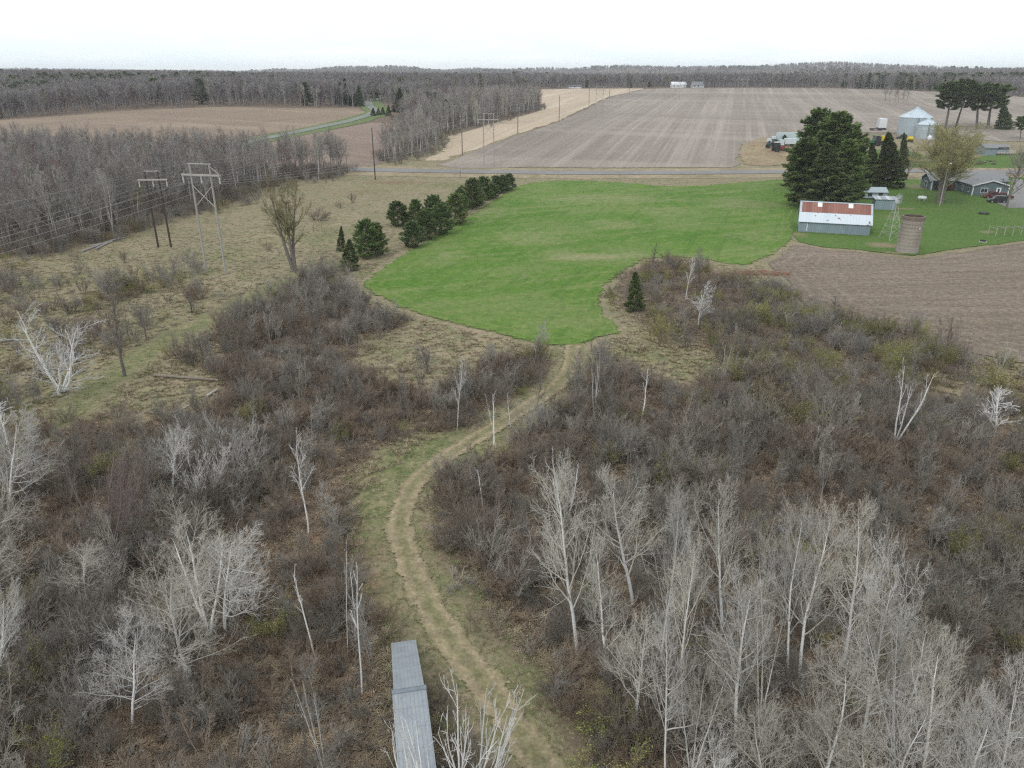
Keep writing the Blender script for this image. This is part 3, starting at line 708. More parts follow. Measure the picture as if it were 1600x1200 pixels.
b_woody = barky('wood_budding_twig', (.24, .235, .13), (.26, .25, .16), .2, .6)
b_palebark = barky('pale_wood_bark', (.50, .49, .47), (.40, .39, .375), .15, 2)
b_maple = barky('maple_twig', (.24, .205, .195), (.20, .165, .155), .15, 2)
lf_yel = barky('young_leaf', (.28, .31, .08), (.22, .26, .07), .3, 3)
lf_gold = barky('catkin_leaf', (.34, .33, .10), (.28, .29, .09), .3, 3)
lf_red = barky('red_bud', (.22, .06, .05), (.18, .07, .055), .3, 3)
lf_brn = barky('brown_bud', (.14, .11, .085), (.17, .125, .09), .3, 3)
nd_pine = barky('pine_needles', (.095, .140, .042), (.112, .156, .048), .5, .9)
nd_dark = barky('spruce_needles', (.074, .104, .040), (.088, .118, .042), .5, .9)
nd_young = barky('young_pine_needles', (.115, .170, .052), (.092, .145, .052), .45, 1.3, c3=(.14, .18, .06))
T = {}
# tall aspens: clear stem and a high fan of ascending branches
T['aspen'] = [bare_tree(20+i, h=13, r0=.17+.01*i, n1=24, t0=.33-.05*(i % 3), ang=52, L1=.44, shape=.66, up=.6, n2=7, L2=.52, n3=5, L3=.55, n4=2, tip=.0074, wig=.11, mt=b_aspen, mc=b_aspen_t if i % 3 else b_aspen_g, trunkwig=.06, ang2=46) for i in range(7)]
T['aspenw'] = [bare_tree(40+i, h=11, r0=.16, n1=30, t0=.16, ang=64, L1=.52, shape=.52, up=.45, n2=8, L2=.52, n3=5, L3=.55, n4=2, tip=.0072, wig=.13, ang2=48, mt=b_aspen, mc=b_aspen_t if i % 2 else b_aspen_g, trunkwig=.06) for i in range(4)]
T['aspenf'] = [bare_tree(50+i, h=13, r0=.15, nst=3, spread=.35, n1=36, t0=.25, ang=50, L1=.42, shape=.5, up=.6, n2=7, L2=.5, n3=5, L3=.55, n4=2, tip=.0075, ang2=46, wig=.10, mt=b_aspen, mc=b_aspen_t, trunkwig=.05, base_sp=.3) for i in range(3)]
# white birches
T['birch'] = [bare_tree(60+i, h=9, r0=.12, n1=14, t0=.35, ang=42, L1=.34, shape=.5, up=.5, n2=5, L2=.38, n3=2, L3=.5, tip=.014, wig=.10, mt=b_birch, mc=b_birch_t, trunkwig=.05) for i in range(4)]
T['pole'] = [bare_tree(70+i, h=9, r0=.085, n1=7, t0=.45, ang=32, L1=.2, shape=.5, up=.3, n2=2, L2=.3, n3=0, tip=.015, wig=.08, mt=b_birch, mc=b_birch_t, trunkwig=.045) for i in range(4)]
T['fork'] = [bare_tree(80+i, h=9, r0=.11, nst=3, spread=.6, n1=16, t0=.35, ang=34, L1=.3, shape=.5, up=.5, n2=3, L2=.4, n3=0, tip=.015, wig=.08, mt=b_birch, mc=b_birch_t, trunkwig=.05, base_sp=.15) for i in range(3)]
T['bigfork'] = [bare_tree(84+i, h=9, r0=.11, nst=6, spread=.75, n1=34, t0=.3, ang=34, L1=.36, shape=.45, up=.5, n2=4, L2=.45, n3=1, L3=.5, tip=.013, wig=.11, mt=b_birch, mc=b_birch_t, trunkwig=.07, base_sp=.2) for i in range(2)]
T['spread'] = [bare_tree(90, h=9, r0=.125, nst=5, spread=.85, n1=64, t0=.12, ang=55, L1=.33, shape=.35, up=.35, n2=7, L2=.42, n3=3, L3=.5, tip=.009, wig=.17, mt=b_birch, mc=b_birch_t, trunkwig=.08, base_sp=.35)]
T['snowy'] = [bare_tree(94+i, h=8, r0=.10, n1=26, t0=.2, ang=56, L1=.42, shape=.55, up=.4, n2=7, L2=.42, n3=3, L3=.5, tip=.011, wig=.13, mt=b_birch, mc=b_birch_t) for i in range(2)]
T['maple'] = [bare_tree(100+i, h=10, r0=.10, nst=5, spread=.42, n1=40, t0=.25, ang=34, L1=.36, shape=.4, up=.9, n2=7, L2=.5, n3=4, L3=.5, tip=.009, wig=.10, mt=b_maple, mc=b_maple, leaf=(1, .035, lf_red), base_sp=.3) for i in range(2)]
T['vase'] = [bare_tree(104+i, h=9, r0=.07, nst=7, spread=.5, n1=50, t0=.2, ang=30, L1=.36, shape=.4, up=.9, n2=6, L2=.5, n3=3, L3=.5, tip=.009, wig=.10, mt=b_maple, mc=b_aspen_g, base_sp=.4) for i in range(2)]
T['willow'] = [bare_tree(110+i, h=18, r0=.40, nst=4, spread=.5, n1=72, t0=.28, ang=46, L1=.40, shape=.3, up=.5, n2=13, L2=.45, n3=9, L3=.55, tip=.017, wig=.13, mt=b_grey, mc=b_olive, leaf=(1, .075, lf_gold), base_sp=.5) for i in range(2)]
T['willowl'] = [bare_tree(115, h=16, r0=.30, nst=3, spread=.3, n1=40, t0=.3, ang=36, L1=.36, shape=.45, up=.6, n2=10, L2=.42, n3=6, L3=.5, tip=.015, wig=.12, mt=b_grey, mc=b_olive, base_sp=.4)]
T['dark'] = [bare_tree(120+i, h=9, r0=.12, n1=20, t0=.25, ang=40, L1=.32, shape=.5, up=.5, n2=6, L2=.4, n3=4, L3=.5, tip=.012, wig=.12, mt=b_grey, mc=b_grey) for i in range(2)]
T['snag'] = [bare_tree(124, h=10, r0=.20, n1=26, t0=.25, ang=26, L1=.16, shape=.3, up=.6, n2=5, L2=.4, n3=3, L3=.5, tip=.012, wig=.10, mt=b_grey, mc=b_brush)]
T['round'] = [bare_tree(126, h=5, r0=.12, nst=3, spread=.5, n1=36, t0=.2, ang=48, L1=.45, shape=.4, up=.4, n2=8, L2=.45, n3=5, L3=.5, tip=.009, wig=.14, mt=b_grey, mc=b_brushg, base_sp=.3)]
# forest trees
fk = dict(n2=7, L2=.45, n3=4, L3=.5, tip=.016, wig=.12)
T['wood'] = [bare_tree(130+i, h=15, r0=.15, n1=20, t0=.35, ang=42, L1=.30, shape=.55, up=.7, mt=b_grey, mc=b_wood, **fk) for i in range(4)]
T['woodp'] = [bare_tree(140+i, h=15, r0=.13, n1=18, t0=.45, ang=38, L1=.27, shape=.55, up=.7, mt=b_palebark, mc=b_woodp, **fk) for i in range(4)]
T['woody'] = [bare_tree(146, h=11, r0=.13, n1=18, t0=.35, ang=40, L1=.3, shape=.5, up=.6, mt=b_palebark, mc=b_woody, leaf=(1, .12, lf_yel), **fk)]
# evergreens
T['youngpine'] = [conifer(150+i, h=6, R=2.3, nb=90, t0=.02, tuft=70, size=.21, shape='round', droop=.3, mt=b_grey, mc=nd_young) for i in range(4)]
T['spruce'] = [conifer(160+i, h=9, R=2.3, nb=110, t0=.02, tuft=60, size=.24, shape='cone', droop=-.1, mt=b_grey, mc=nd_dark) for i in range(2)]
T['bigpine'] = [conifer(170+i, h=24, R=5.2, nb=130, t0=.08, tuft=190, size=.42, shape='round', droop=.2, mt=b_grey, mc=nd_pine, lo=.3) for i in range(4)]
T['bigspruce'] = [conifer(180+i, h=20, R=4.6, nb=150, t0=.02, tuft=150, size=.42, shape='cone', droop=-.25, mt=b_grey, mc=nd_dark, lo=.3) for i in range(3)]
T['umb'] = [conifer(190+i, h=20, R=4.6, nb=46, t0=.42, tuft=150, size=.5, shape='umb', droop=.2, mt=b_grey, mc=nd_pine) for i in range(3)]
# shrubs
SH = {}
SH['brown'] = [shrub(200+i, h=3.0, nst=12+i, spread=.75, n1=80, n2=8, tip=.0065, r0=.026, mt=b_brush, leaf=(1, .02, lf_brn)) for i in range(4)]
SH['grey'] = [shrub(210+i, h=3.2, nst=10+i, spread=.6, n1=76, n2=8, tip=.0068, r0=.028, mt=b_brushg) for i in range(3)]
SH['rust'] = [shrub(220+i, h=2.2, nst=14, spread=.9, n1=95, n2=9, tip=.0065, mt=b_rust, leaf=(1, .028, lf_brn)) for i in range(2)]
SH['olive'] = [shrub(230+i, h=2.8, nst=16, spread=.75, n1=95, n2=8, tip=.0065, mt=b_olive, leaf=(1, .04, lf_gold)) for i in range(2)]
SH['green'] = [shrub(240+i, h=2.4, nst=14, spread=.8, n1=80, n2=7, tip=.0065, mt=b_olive, leaf=(2, .045, lf_yel)) for i in range(2)]
SH['low'] = [shrub(250+i, h=1.1, nst=16, spread=1.3, n1=70, n2=6, tip=.006, mt=(b_rust, b_brush, b_litter, b_brushg)[i], base_sp=.9) for i in range(4)]
SH['sapling'] = [shrub(260+i, h=4.6, nst=3+i, spread=.28, n1=34, n2=7, n3=1, tip=.0075, r0=.035, mt=(b_brushg, b_brush, b_brushg)[i], K=9, L1=.26, ang=28, base_sp=.5) for i in range(3)]
KIND = ['brown', 'grey', 'rust', 'olive', 'green', 'low', 'sapling']

# ------------------------------------------------------------------ named trees, read from the photograph
used = {}
def tmpl(k, i=None):
    n = used.get(k, 0); used[k] = n+1
    return T[k][(n if i is None else i) % len(T[k])]
# (kind, base u, v, top u, v, crown width px, label)
ASPENS = [
 ('aspenw', 207, 1135, 185, 935, 150, 'wide leafless grey tree alone near the bottom left corner'),
 ('aspenw', 293, 1068, 283, 845, 150, 'leafless grey tree, front one of the left clump'),
 ('aspenf', 327, 992, 308, 782, 150, 'tallest leafless tree of the left clump, many stemmed crown'),
 ('aspenw', 352, 992, 362, 815, 130, 'leafless grey tree at the right side of the left clump'),
 ('aspenw', 136, 942, 112, 850, 100, 'small pale leafless tree left of the big left clump'),
 ('aspen', 272, 782, 256, 652, 66, 'white barked leafless tree standing above the left clump'),
 ('aspen', 902, 1022, 872, 705, 110, 'leafless grey tree nearest the right side of the dirt track'),
 ('aspen', 989, 945, 985, 722, 110, 'broad leafless tree second from the track at the back of the right grove'),
 ('aspen', 1030, 1055, 1052, 735, 80, 'slim leafless tree in the back row of the right grove'),
 ('aspen', 1062, 1085, 1070, 790, 70, 'thin leafless tree just right of the slim back row tree'),
 ('aspen', 1128, 985, 1140, 745, 90, 'leafless tree with forking pale stem in the middle back of the right grove'),
 ('aspen', 1148, 1180, 1152, 868, 100, 'tall leafless tree with bare white lower stem in the middle of the right grove'),
 ('aspen', 1232, 1075, 1225, 772, 100, 'tall leafless pale tree right of centre in the right grove'),
 ('aspen', 1248, 1060, 1292, 765, 95, 'leafless tree leaning right behind the pale right of centre tree'),
 ('aspen', 1318, 1040, 1335, 775, 90, 'leafless tree in the back row at the right of the right grove'),
 ('aspenw', 1347, 1160, 1385, 800, 150, 'big leafless tree with spreading crown at the right end of the back row'),
 ('aspenf', 1080, 1215, 1080, 1010, 105, 'leafless tree with white stem at the bottom edge, right of the track'),
 ('aspen', 1040, 1235, 1030, 905, 90, 'tall leafless tree rising from the bottom edge behind the white stemmed one'),
 ('aspen', 998, 1150, 968, 932, 100, 'leafless tree with arching left limbs beside the grassy verge'),
 ('aspenw', 1276, 1260, 1305, 985, 150, 'leafless tree with crooked white stem at the bottom edge of the right grove'),
 ('aspen', 1436, 1290, 1490, 985, 120, 'leafless tree leaning right near the bottom right corner'),
 ('aspenw', 1550, 1340, 1585, 1010, 150, 'leafless tree with wide crown in the bottom right corner'),
 ('aspen', 1480, 1330, 1545, 1060, 120, 'leafless tree leaning right at the bottom edge near the right corner'),
 ('aspen', 1392, 1310, 1400, 1060, 120, 'dense leafless tree at the bottom edge left of the corner trees'),
 ('aspen', 1415, 1110, 1470, 960, 60, 'slender pale tree leaning hard right between the grove and the brush'),
 ('aspenw', 1200, 1310, 1190, 1060, 120, 'leafless tree cut by the bottom edge under the middle of the right grove'),
 ('aspen', 945, 1060, 940, 840, 80, 'thin leafless tree between the track side tree and the broad back tree'),
 ('aspenf', 1400, 1200, 1420, 880, 110, 'leafless tree filling the right flank of the right grove'),
 ('aspenf', 1185, 1150, 1180, 800, 70, 'narrow leafless tree between the middle trees of the right grove'),
 ('aspenw', 1120, 1330, 1130, 1120, 120, 'leafless crown rising from below the bottom edge right of the white stem'),
 ('aspenw', 1340, 1340, 1345, 1130, 130, 'leafless crown rising from below the bottom edge left of the right corner'),
 ('vase', 322, 800, 305, 668, 80, 'grey many stemmed tree above the left clump'),
 ('vase', 385, 760, 372, 632, 90, 'grey many stemmed tree with pinkish tips at the edge of the left meadow'),
 ('maple', 172, 872, 160, 672, 125, 'larger vase shaped tree with red buds at the left'),
 ('maple', 205, 862, 203, 700, 70, 'smaller red budded tree on the right of the larger one'),
 ('aspenw', 16, 800, 22, 632, 110, 'large white barked tree at the left edge of the picture'),
 ('aspenw', -40, 960, -20, 760, 130, 'leafless tree half cut by the left edge'),
 ('aspen', -10, 1120, 5, 900, 90, 'pale leafless tree cut by the left edge, lower down'),
]
for k, u, v, u2, v2, wp, lab in ASPENS:
    px_plant(tmpl(k), u, v, u2, v2, wp*(1.22 if u > 800 else 1.12), 'bare_tree', lab, 'tree', 'bare deciduous trees in the near brush')
BIRCH = [
 ('spread', 94, 612, 76, 462, 165, 'big white dead birch with spreading limbs at the left edge of the meadow'),
 ('birch', 714, 672, 720, 553, 28, 'straight white birch beside the clearing above the track bend'),
 ('pole', 775, 700, 762, 612, 12, 'left thin birch of the pair standing where the track bends'),
 ('pole', 772, 696, 771, 607, 12, 'right thin birch of the pair standing where the track bends'),
 ('pole', 798, 668, 794, 610, 12, 'short thin birch just right of the pair at the track bend'),
 ('fork', 929, 660, 934, 540, 34, 'white birch with four upright stems right of the upper track'),
 ('pole', 1003, 656, 1013, 572, 22, 'thin white birch with a forked top among the right brush'),
 ('fork', 1130, 590, 1142, 533, 20, 'small forked birch far back in the right brush'),
 ('snowy', 1091, 512, 1096, 436, 50, 'pale round crowned birch in the willow brush'),
 ('birch', 1071, 470, 1078, 400, 26, 'white birch at the back of the brush beside the green field'),
 ('fork', 1398, 692, 1428, 553, 74, 'leaning white birch with bare forked limbs in the right brush'),
 ('snowy', 1553, 685, 1572, 604, 66, 'white leaning birch near the right edge below the tilled field'),
 ('birch', 482, 832, 480, 675, 56, 'white birch with ascending limbs left of the clearing'),
 ('pole', 543, 1022, 535, 838, 22, 'tall thin birch above the metal roof, left of its neighbours'),
 ('pole', 492, 1025, 455, 882, 16, 'thin birch leaning left on the slope left of the metal roof'),
 ('pole', 566, 1085, 560, 872, 30, 'tall crooked birch just above the metal roof'),
 ('pole', 556, 1010, 548, 880, 16, 'thinnest birch between the two tall ones above the metal roof'),
 ('fork', 512, 1225, 470, 1022, 38, 'birch with a forked top at the bottom edge left of the metal roof'),
 ('bigfork', 722, 1290, 716, 1052, 170, 'white birch with many bare forks at the bottom edge beside the metal roof'),
 ('fork', 745, 1290, 795, 1035, 90, 'tall white birch leaning right over the track at the bottom edge'),
 ('bigfork', 672, 1320, 640, 1082, 120, 'white birch whose limbs cross in front of the metal roof'),
 ('pole', 745, 790, 735, 722, 10, 'left thin birch of the pair in the dry grass right of the track'),
 ('pole', 756, 800, 745, 728, 10, 'right thin birch of the pair in the dry grass right of the track'),
 ('birch', 12, 700, 15, 630, 60, 'white birch top beside the left edge above the large white tree'),
 ('fork', 880, 830, 876, 695, 60, 'birch with bare white tips rising behind the track side tree'),
]
for k, u, v, u2, v2, wp, lab in BIRCH:
    px_plant(tmpl(k), u, v, u2, v2, wp, 'birch_tree', lab, 'birch tree', 'white birches in the brush')
OTHER = [
 ('snag', 195, 587, 172, 452, 26, 'dark narrow tree with a pale foot in the left meadow', 'bare_tree'),
 ('dark', 229, 530, 228, 472, 44, 'small round crowned bare tree right of the dark narrow one', 'bare_tree'),
 ('dark', 203, 535, 195, 472, 26, 'thin bare tree between the dark narrow one and the round crowned one', 'bare_tree'),
 ('willowl', 462, 424, 450, 262, 100, 'budding willow with a bare split stem in the meadow beside the power line', 'willow_tree'),
 ('dark', 1019, 418, 1022, 376, 18, 'dark thin tree at the edge of the green field', 'bare_tree'),
 ('round', 672, 584, 668, 528, 52, 'small twisted tree in the dry grass below the green field', 'bare_tree'),
 ('dark', 840, 645, 838, 560, 34, 'dark bare tree just left of the upper track', 'bare_tree'),
 ('dark', 950, 672, 950, 605, 22, 'dark leafless tree right of the four stemmed birch', 'bare_tree'),
 ('willow', 1470, 318, 1508, 184, 172, 'huge budding yellow green willow leaning right in front of the house', 'willow_tree'),
 ('dark', 1573, 327, 1580, 226, 62, 'tall bare tree beside the driveway', 'bare_tree'),
 ('maple', 1590, 275, 1588, 218, 44, 'reddish budding tree across the road at the right edge', 'bare_tree'),
 ('dark', 1306, 500, 1300, 455, 40, 'bushy grey tree at the tip of the tilled field', 'bare_tree'),
 ('dark', 302, 485, 302, 450, 22, 'thin little tree in the left meadow beside a post', 'bare_tree'),
 ('woody', 218, 345, 205, 278, 24, 'yellow green budding tree in front of the left forest', 'bare_tree'),
]
for k, u, v, u2, v2, wp, lab, nm in OTHER:
    px_plant(tmpl(k), u, v, u2, v2, wp, nm, lab, 'tree')
PINES = [
 ('spruce', 546, 421, 546, 372, 31, 'bright dark green spruce, lowest of the clump left of the green field'),
 ('spruce', 533, 392, 533, 352, 15, 'slim spruce at the left end of the clump'),
 ('youngpine', 574, 402, 569, 340, 44, 'larger young pine in the middle of the clump left of the field'),
 ('youngpine', 590, 398, 588, 345, 34, 'young pine at the right end of the clump left of the field'),
 ('youngpine', 622, 352, 620, 312, 36, 'lone round pine at the left start of the pine row'),
 ('youngpine', 644, 386, 642, 344, 38, 'lowest pine of the row at the field corner'),
 ('youngpine', 648, 352, 650, 310, 30, 'pine at the back of the row, second from its left start'),
 ('youngpine', 664, 374, 665, 324, 38, 'pine of the row next above the lowest one'),
 ('youngpine', 676, 352, 678, 302, 36, 'pine in the back line of the row, third from the left'),
 ('youngpine', 690, 366, 690, 314, 42, 'broad pine in the front line of the row, third from the field corner'),
 ('youngpine', 712, 350, 712, 300, 40, 'pine in the front line of the row, fourth from the field corner'),
 ('youngpine', 722, 334, 718, 290, 24, 'narrow pointed pine halfway along the row'),
 ('youngpine', 738, 326, 737, 276, 36, 'tall pine halfway along the row'),
 ('youngpine', 744, 320, 745, 290, 30, 'pine in the front line, fifth from the field corner'),
 ('youngpine', 757, 312, 755, 274, 32, 'pine near the road end of the row, fourth from the end'),
 ('youngpine', 768, 309, 769, 285, 26, 'paler low pine near the road end of the row'),
 ('youngpine', 776, 302, 775, 273, 26, 'pine third from the road end of the row'),
 ('youngpine', 786, 300, 785, 272, 24, 'pine second from the road end of the row'),
 ('youngpine', 796, 297, 795, 270, 22, 'last pine at the road end of the row'),
 ('spruce', 993, 485, 993, 422, 31, 'lone dark spruce at the tip of the brush inside the green field'),
 ('bigpine', 1272, 296, 1280, 166, 84, 'tallest white pine beside the long shed'),
 ('bigpine', 1308, 303, 1312, 172, 92, 'white pine second in height beside the long shed'),
 ('bigpine', 1332, 296, 1335, 196, 58, 'white pine at the right side of the evergreen mass'),
 ('bigpine', 1262, 322, 1258, 212, 66, 'dark evergreen at the left front of the mass beside the long shed'),
 ('bigspruce', 1292, 328, 1292, 222, 84, 'dark evergreen directly behind the long shed'),
 ('bigpine', 1326, 324, 1326, 215, 58, 'dark evergreen at the right front of the mass behind the long shed'),
 ('bigspruce', 1387, 292, 1389, 204, 48, 'dark spruce between the white pines and the willow'),
 ('bigspruce', 1366, 288, 1362, 222, 30, 'narrow evergreen behind the two small sheds'),
 ('bigspruce', 1411, 262, 1413, 206, 18, 'slim evergreen right of the dark spruce'),
 ('umb', 1477, 202, 1490, 124, 46, 'tall bare stemmed pine, leftmost of the four beyond the willow'),
 ('umb', 1493, 200, 1517, 122, 40, 'tall bare stemmed pine, second from left of the four'),
 ('umb', 1526, 200, 1533, 128, 46, 'tall bare stemmed pine, third from left of the four'),
 ('umb', 1543, 200, 1556, 128, 52, 'tall bare stemmed pine, rightmost of the four beyond the willow'),
 ('bigspruce', 1570, 202, 1568, 160, 24, 'short drooping evergreen at the foot of the rightmost bare stemmed pine'),
 ('umb', 1594, 218, 1598, 180, 22, 'evergreen at the right edge beyond the road'),
 ('spruce', 1226, 225, 1226, 210, 14, 'small round evergreen in front of the semi trailer'),
 ('bigspruce', 530, 163, 531, 127, 14, 'leftmost dark evergreen of the cluster at the bend of the side road'),
 ('bigspruce', 541, 164, 540, 129, 16, 'second evergreen of the cluster at the bend of the side road'),
 ('bigspruce', 551, 165, 551, 136, 16, 'third evergreen of the cluster at the bend of the side road'),
 ('bigspruce', 561, 166, 560, 132, 16, 'rightmost evergreen of the cluster at the bend of the side road'),
 ('spruce', 583, 181, 583, 168, 9, 'left small evergreen of the three beside the side road'),
 ('spruce', 591, 180, 591, 168, 8, 'middle small evergreen of the three beside the side road'),
 ('spruce', 598, 179, 598, 167, 8, 'right small evergreen of the three beside the side road'),
 ('spruce', 607, 181, 607, 163, 10, 'pointed evergreen just right of the three small ones'),
 ('bigspruce', 624, 175, 624, 137, 24, 'tallest evergreen at the near end of the middle wood'),
 ('umb', 640, 172, 638, 141, 14, 'thin topped evergreen beside the tallest one in the middle wood'),
 ('umb', 668, 176, 668, 142, 17, 'evergreen crown sticking out of the middle wood, left one'),
 ('umb', 681, 178, 681, 143, 17, 'evergreen crown sticking out of the middle wood, middle one'),
 ('bigpine', 697, 200, 697, 154, 17, 'evergreen crown sticking out of the middle wood, right one'),
 ('bigspruce', 1015, 136.5, 1015, 125, 6, 'dark evergreen on the far ridge, left of the long white barn'),
 ('bigspruce', 917, 137, 917, 124, 6, 'dark evergreen on the far ridge beside the farmhouse'),
 ('bigspruce', 985, 137, 985, 125, 5, 'dark evergreen on the far ridge between the farmhouse and the barn'),
]
for k, u, v, u2, v2, wp, lab in PINES:
    px_plant(tmpl(k), u, v, u2, v2, wp, 'pine_tree' if 'spruce' not in lab else 'spruce_tree', lab, 'evergreen')
# two brownish trees by the sheds
px_plant(tmpl('dark'), 1416, 281, 1420, 228, 40, 'bare_tree', 'brownish tree between the dark spruce and the willow', 'tree')
for i, u in enumerate((1383, 1390, 1398, 1404, 1411, 1416)):
    px_plant(tmpl('wood'), u, 158+i*1.2, u+2, 134+i*.5, 13, 'bare_tree', 'bare tree of the thin line standing in the far field', 'tree', 'bare trees in the far field line')

# meadow shrubs one can tell apart
MSH = [('grey', 604, 507, 602, 468, 64, 'large dense dark shrub on the edge of the green field'),
 ('brown', 551, 317, 551, 297, 18, 'round dark shrub in the meadow below the road'), ('brown', 531, 325, 531, 310, 22, 'low shrub left of the round dark one'),
 ('brown', 492, 344, 490, 322, 38, 'shrub beside the meadow willow'), ('brown', 500, 345, 515, 326, 20, 'small shrub right of the one beside the willow'),
 ('grey', 275, 428, 274, 386, 34, 'left shrub in front of the pale power pylon'), ('grey', 300, 418, 298, 380, 40, 'taller shrub touching the pale power pylon'), ('brown', 195, 410, 193, 388, 20, 'small shrub alone in the meadow left of the dark pylon'),
 ('brown', 418, 390, 418, 376, 26, 'low shrub in the meadow right of the pale pylon'), ('olive', 1040, 535, 1035, 488, 80, 'wide olive shrub below the lone spruce'),
 ('grey', 1075, 540, 1070, 500, 60, 'grey shrub beside the wide olive one'), ('grey', 216, 535, 214, 500, 30, 'dense shrub under the round crowned bare tree'),
 ('green', 1330, 515, 1330, 490, 40, 'bright green shrub at the edge of the tilled field'), ('grey', 1440, 548, 1440, 514, 62, 'grey shrub on the edge of the tilled field'),
 ('olive', 1555, 610, 1555, 565, 90, 'olive shrub right of the grey one on the tilled field edge')]
for k, u, v, u2, v2, wp, lab in MSH:
    r_ = SH[k][len(lab) % len(SH[k])]
    px_plant(r_, u, v, u2, v2, wp, 'bare_shrub', lab, 'shrub')

# ------------------------------------------------------------------ brush
def sample_region(poly, dens, ylo, yhi, r):
    W = [G(max(-250, min(1850, u)), min(v, 1500)) for u, v in poly]
    x0, x1 = min(p.x for p in W)-2, max(p.x for p in W)+2; y0, y1 = min(p.y for p in W)-1, max(p.y for p in W)+1
    n = int((x1-x0)*(y1-y0)*dens); x = r.uniform(x0, x1, n); y = r.uniform(max(y0, 16), y1, n)
    wob = np.array([(mnoise.noise((a*.12, b*.12, 21.0)), mnoise.noise((a*.12, b*.12, 33.0))) for a, b in zip(x, y)]).reshape(-1, 2)
    u, v = proj(x+wob[:, 0]*4+r.normal(0, .8, n), y+wob[:, 1]*6+r.normal(0, 1.0, n), H(x, y)); k = pip(u, v, poly); return x[k], y[k]
r_ = np.random.default_rng(5)
allp = []
PAL = {'left': [.38, .24, .16, .03, .02, .17], 'right': [.42, .30, .09, .05, .02, .12], 'willow': [.20, .22, .04, .32, .14, .08], 'mead': [.38, .25, .06, .08, .05, .18]}
for poly, dens, pal, hs in ((R_LEFT, .58, 'left', .66), (R_LOW, .5, 'left', .5), (R_RIGHT, .60, 'right', .70), (R_WILLOW, .42, 'willow', .70), (R_BAY, .24, 'willow', .58),
                            (R_MEADOW, .12, 'mead', .64), (R_MID, .07, 'mead', .75), (R_SPARSE, .16, 'willow', .6), (R_EDGE, .10, 'mead', .75)):
    x, y = sample_region(poly, dens, 0, 0, r_)
    # clumpy: open gaps follow low-frequency noise
    nz = np.array([mnoise.noise((a*.09, b*.09, 2.0))+.5*mnoise.noise((a*.3, b*.3, 5.0)) for a, b in zip(x, y)])
    keep = r_.uniform(-.6, .55, len(x)) < nz*1.0+.28; x, y, nz = x[keep], y[keep], nz[keep]
    km = np.array([mnoise.noise((a*.06+40, b*.06, 8.0)) for a, b in zip(x, y)])
    p = np.array(PAL[pal])[None]*np.ones((len(x), 1))
    p[:, 2] *= np.exp(3*km); p[:, 1] *= np.exp(-2.5*km); p[:, 3] *= np.exp(2*nz)
    p /= p.sum(1, keepdims=True); kd = (p.cumsum(1) < r_.uniform(0, 1, (len(x), 1))).sum(1)
    sc = hs*r_.uniform(.5, 1.3, len(x))**1.2*(1+.5*nz)
    allp.append(np.stack([x, y, kd, sc], 1))
for poly, dens in ((R_LEFT, .55), (R_RIGHT, .55), (R_LOW, .4), (R_WILLOW, .3), (R_BAY, .3), (R_SPARSE, .2), (R_CORR, .22)):
    x, y = sample_region(poly, dens, 0, 0, r_); allp.append(np.stack([x, y, np.full(len(x), 5), r_.uniform(.45, 1.15, len(x))], 1))
for poly, dens in ((R_LEFT, .075), (R_RIGHT, .085), (R_BAY, .012), (R_WILLOW, .02), (R_MID, .02), (R_MEADOW, .015)):
    x, y = sample_region(poly, dens, 0, 0, r_); allp.append(np.stack([x, y, np.full(len(x), 6), r_.uniform(.5, 1.05, len(x))], 1))
allp = np.concatenate(allp)
# keep the roof, the track and the hand-placed shrubs clear
d = np.abs(path_dist(allp[:, 0], allp[:, 1], TRACK)); allp = allp[d > np.where(allp[:, 2] == 5, 1.9, 2.3)]
RC = [G(598, 1012), G(648, 1006), G(690, 1230), G(615, 1230)]
u, v = proj(allp[:, 0], allp[:, 1], H(allp[:, 0], allp[:, 1]))
kp = ~((np.abs(u-993) < 26) & (v > 468) & (v < 522))
for (_, bu, bv, tu, tv, bw, _l) in BIRCH[1:17]+ASPENS[:1]: kp &= ~((np.abs(u-bu) < 9+bw*.18) & (v > bv-4) & (v < bv+26+(bv-500)*.05) & (allp[:, 2] != 5))
kp &= (np.abs(path_dist(allp[:, 0], allp[:, 1], FOOT)) > 2.6) | (v > 640)
allp = allp[kp]
u, v = proj(allp[:, 0], allp[:, 1], H(allp[:, 0], allp[:, 1])); allp = allp[~pip(u, v, [(585, 1030), (668, 1025), (712, 1280), (605, 1280)])]
u, v = proj(allp[:, 0], allp[:, 1], H(allp[:, 0], allp[:, 1]))
vis = (u > -60) & (u < 1660) & (v < 1235) & (v > 300)
dist = np.hypot(allp[:, 1], allp[:, 0]*.6)/allp[:, 3]/np.where(allp[:, 2] == 5, .4, np.where(allp[:, 2] == 6, 1.5, 1))
order = np.argsort(np.where(vis, dist, 1e9)); top = order[:296]; rest = np.setdiff1d(np.arange(len(allp)), top)
LAB = {0: 'bare brown shrub in the thicket', 1: 'bare grey shrub in the thicket', 2: 'rust brown shrub in the thicket', 3: 'olive twigged shrub in the thicket', 4: 'green budding shrub in the thicket', 5: 'low bramble shrub in the thicket', 6: 'tall thin bare sapling in the thicket'}
for i in top:
    x, y, kd, sc = allp[i]; kd = int(kd); L = SH[KIND[kd]]
    o = link('bare_shrub', L[int(x*13) % len(L)].crown)
    o.location = (x, y, float(H(x, y))-.05); o.rotation_euler = (0, 0, random.uniform(0, 6.28)); s = float(sc); o.scale = (s*1.1, s*1.1, s*random.uniform(.8, 1.15))
    tag(o, LAB[kd], 'shrub', KIND[kd]+' shrubs in the near thicket')
srcs = []; off = {}
for ki, k in enumerate(KIND): off[ki] = (len(srcs), len(SH[k])); srcs += [p.crown for p in SH[k]]
R_ = allp[rest]; n = len(R_)
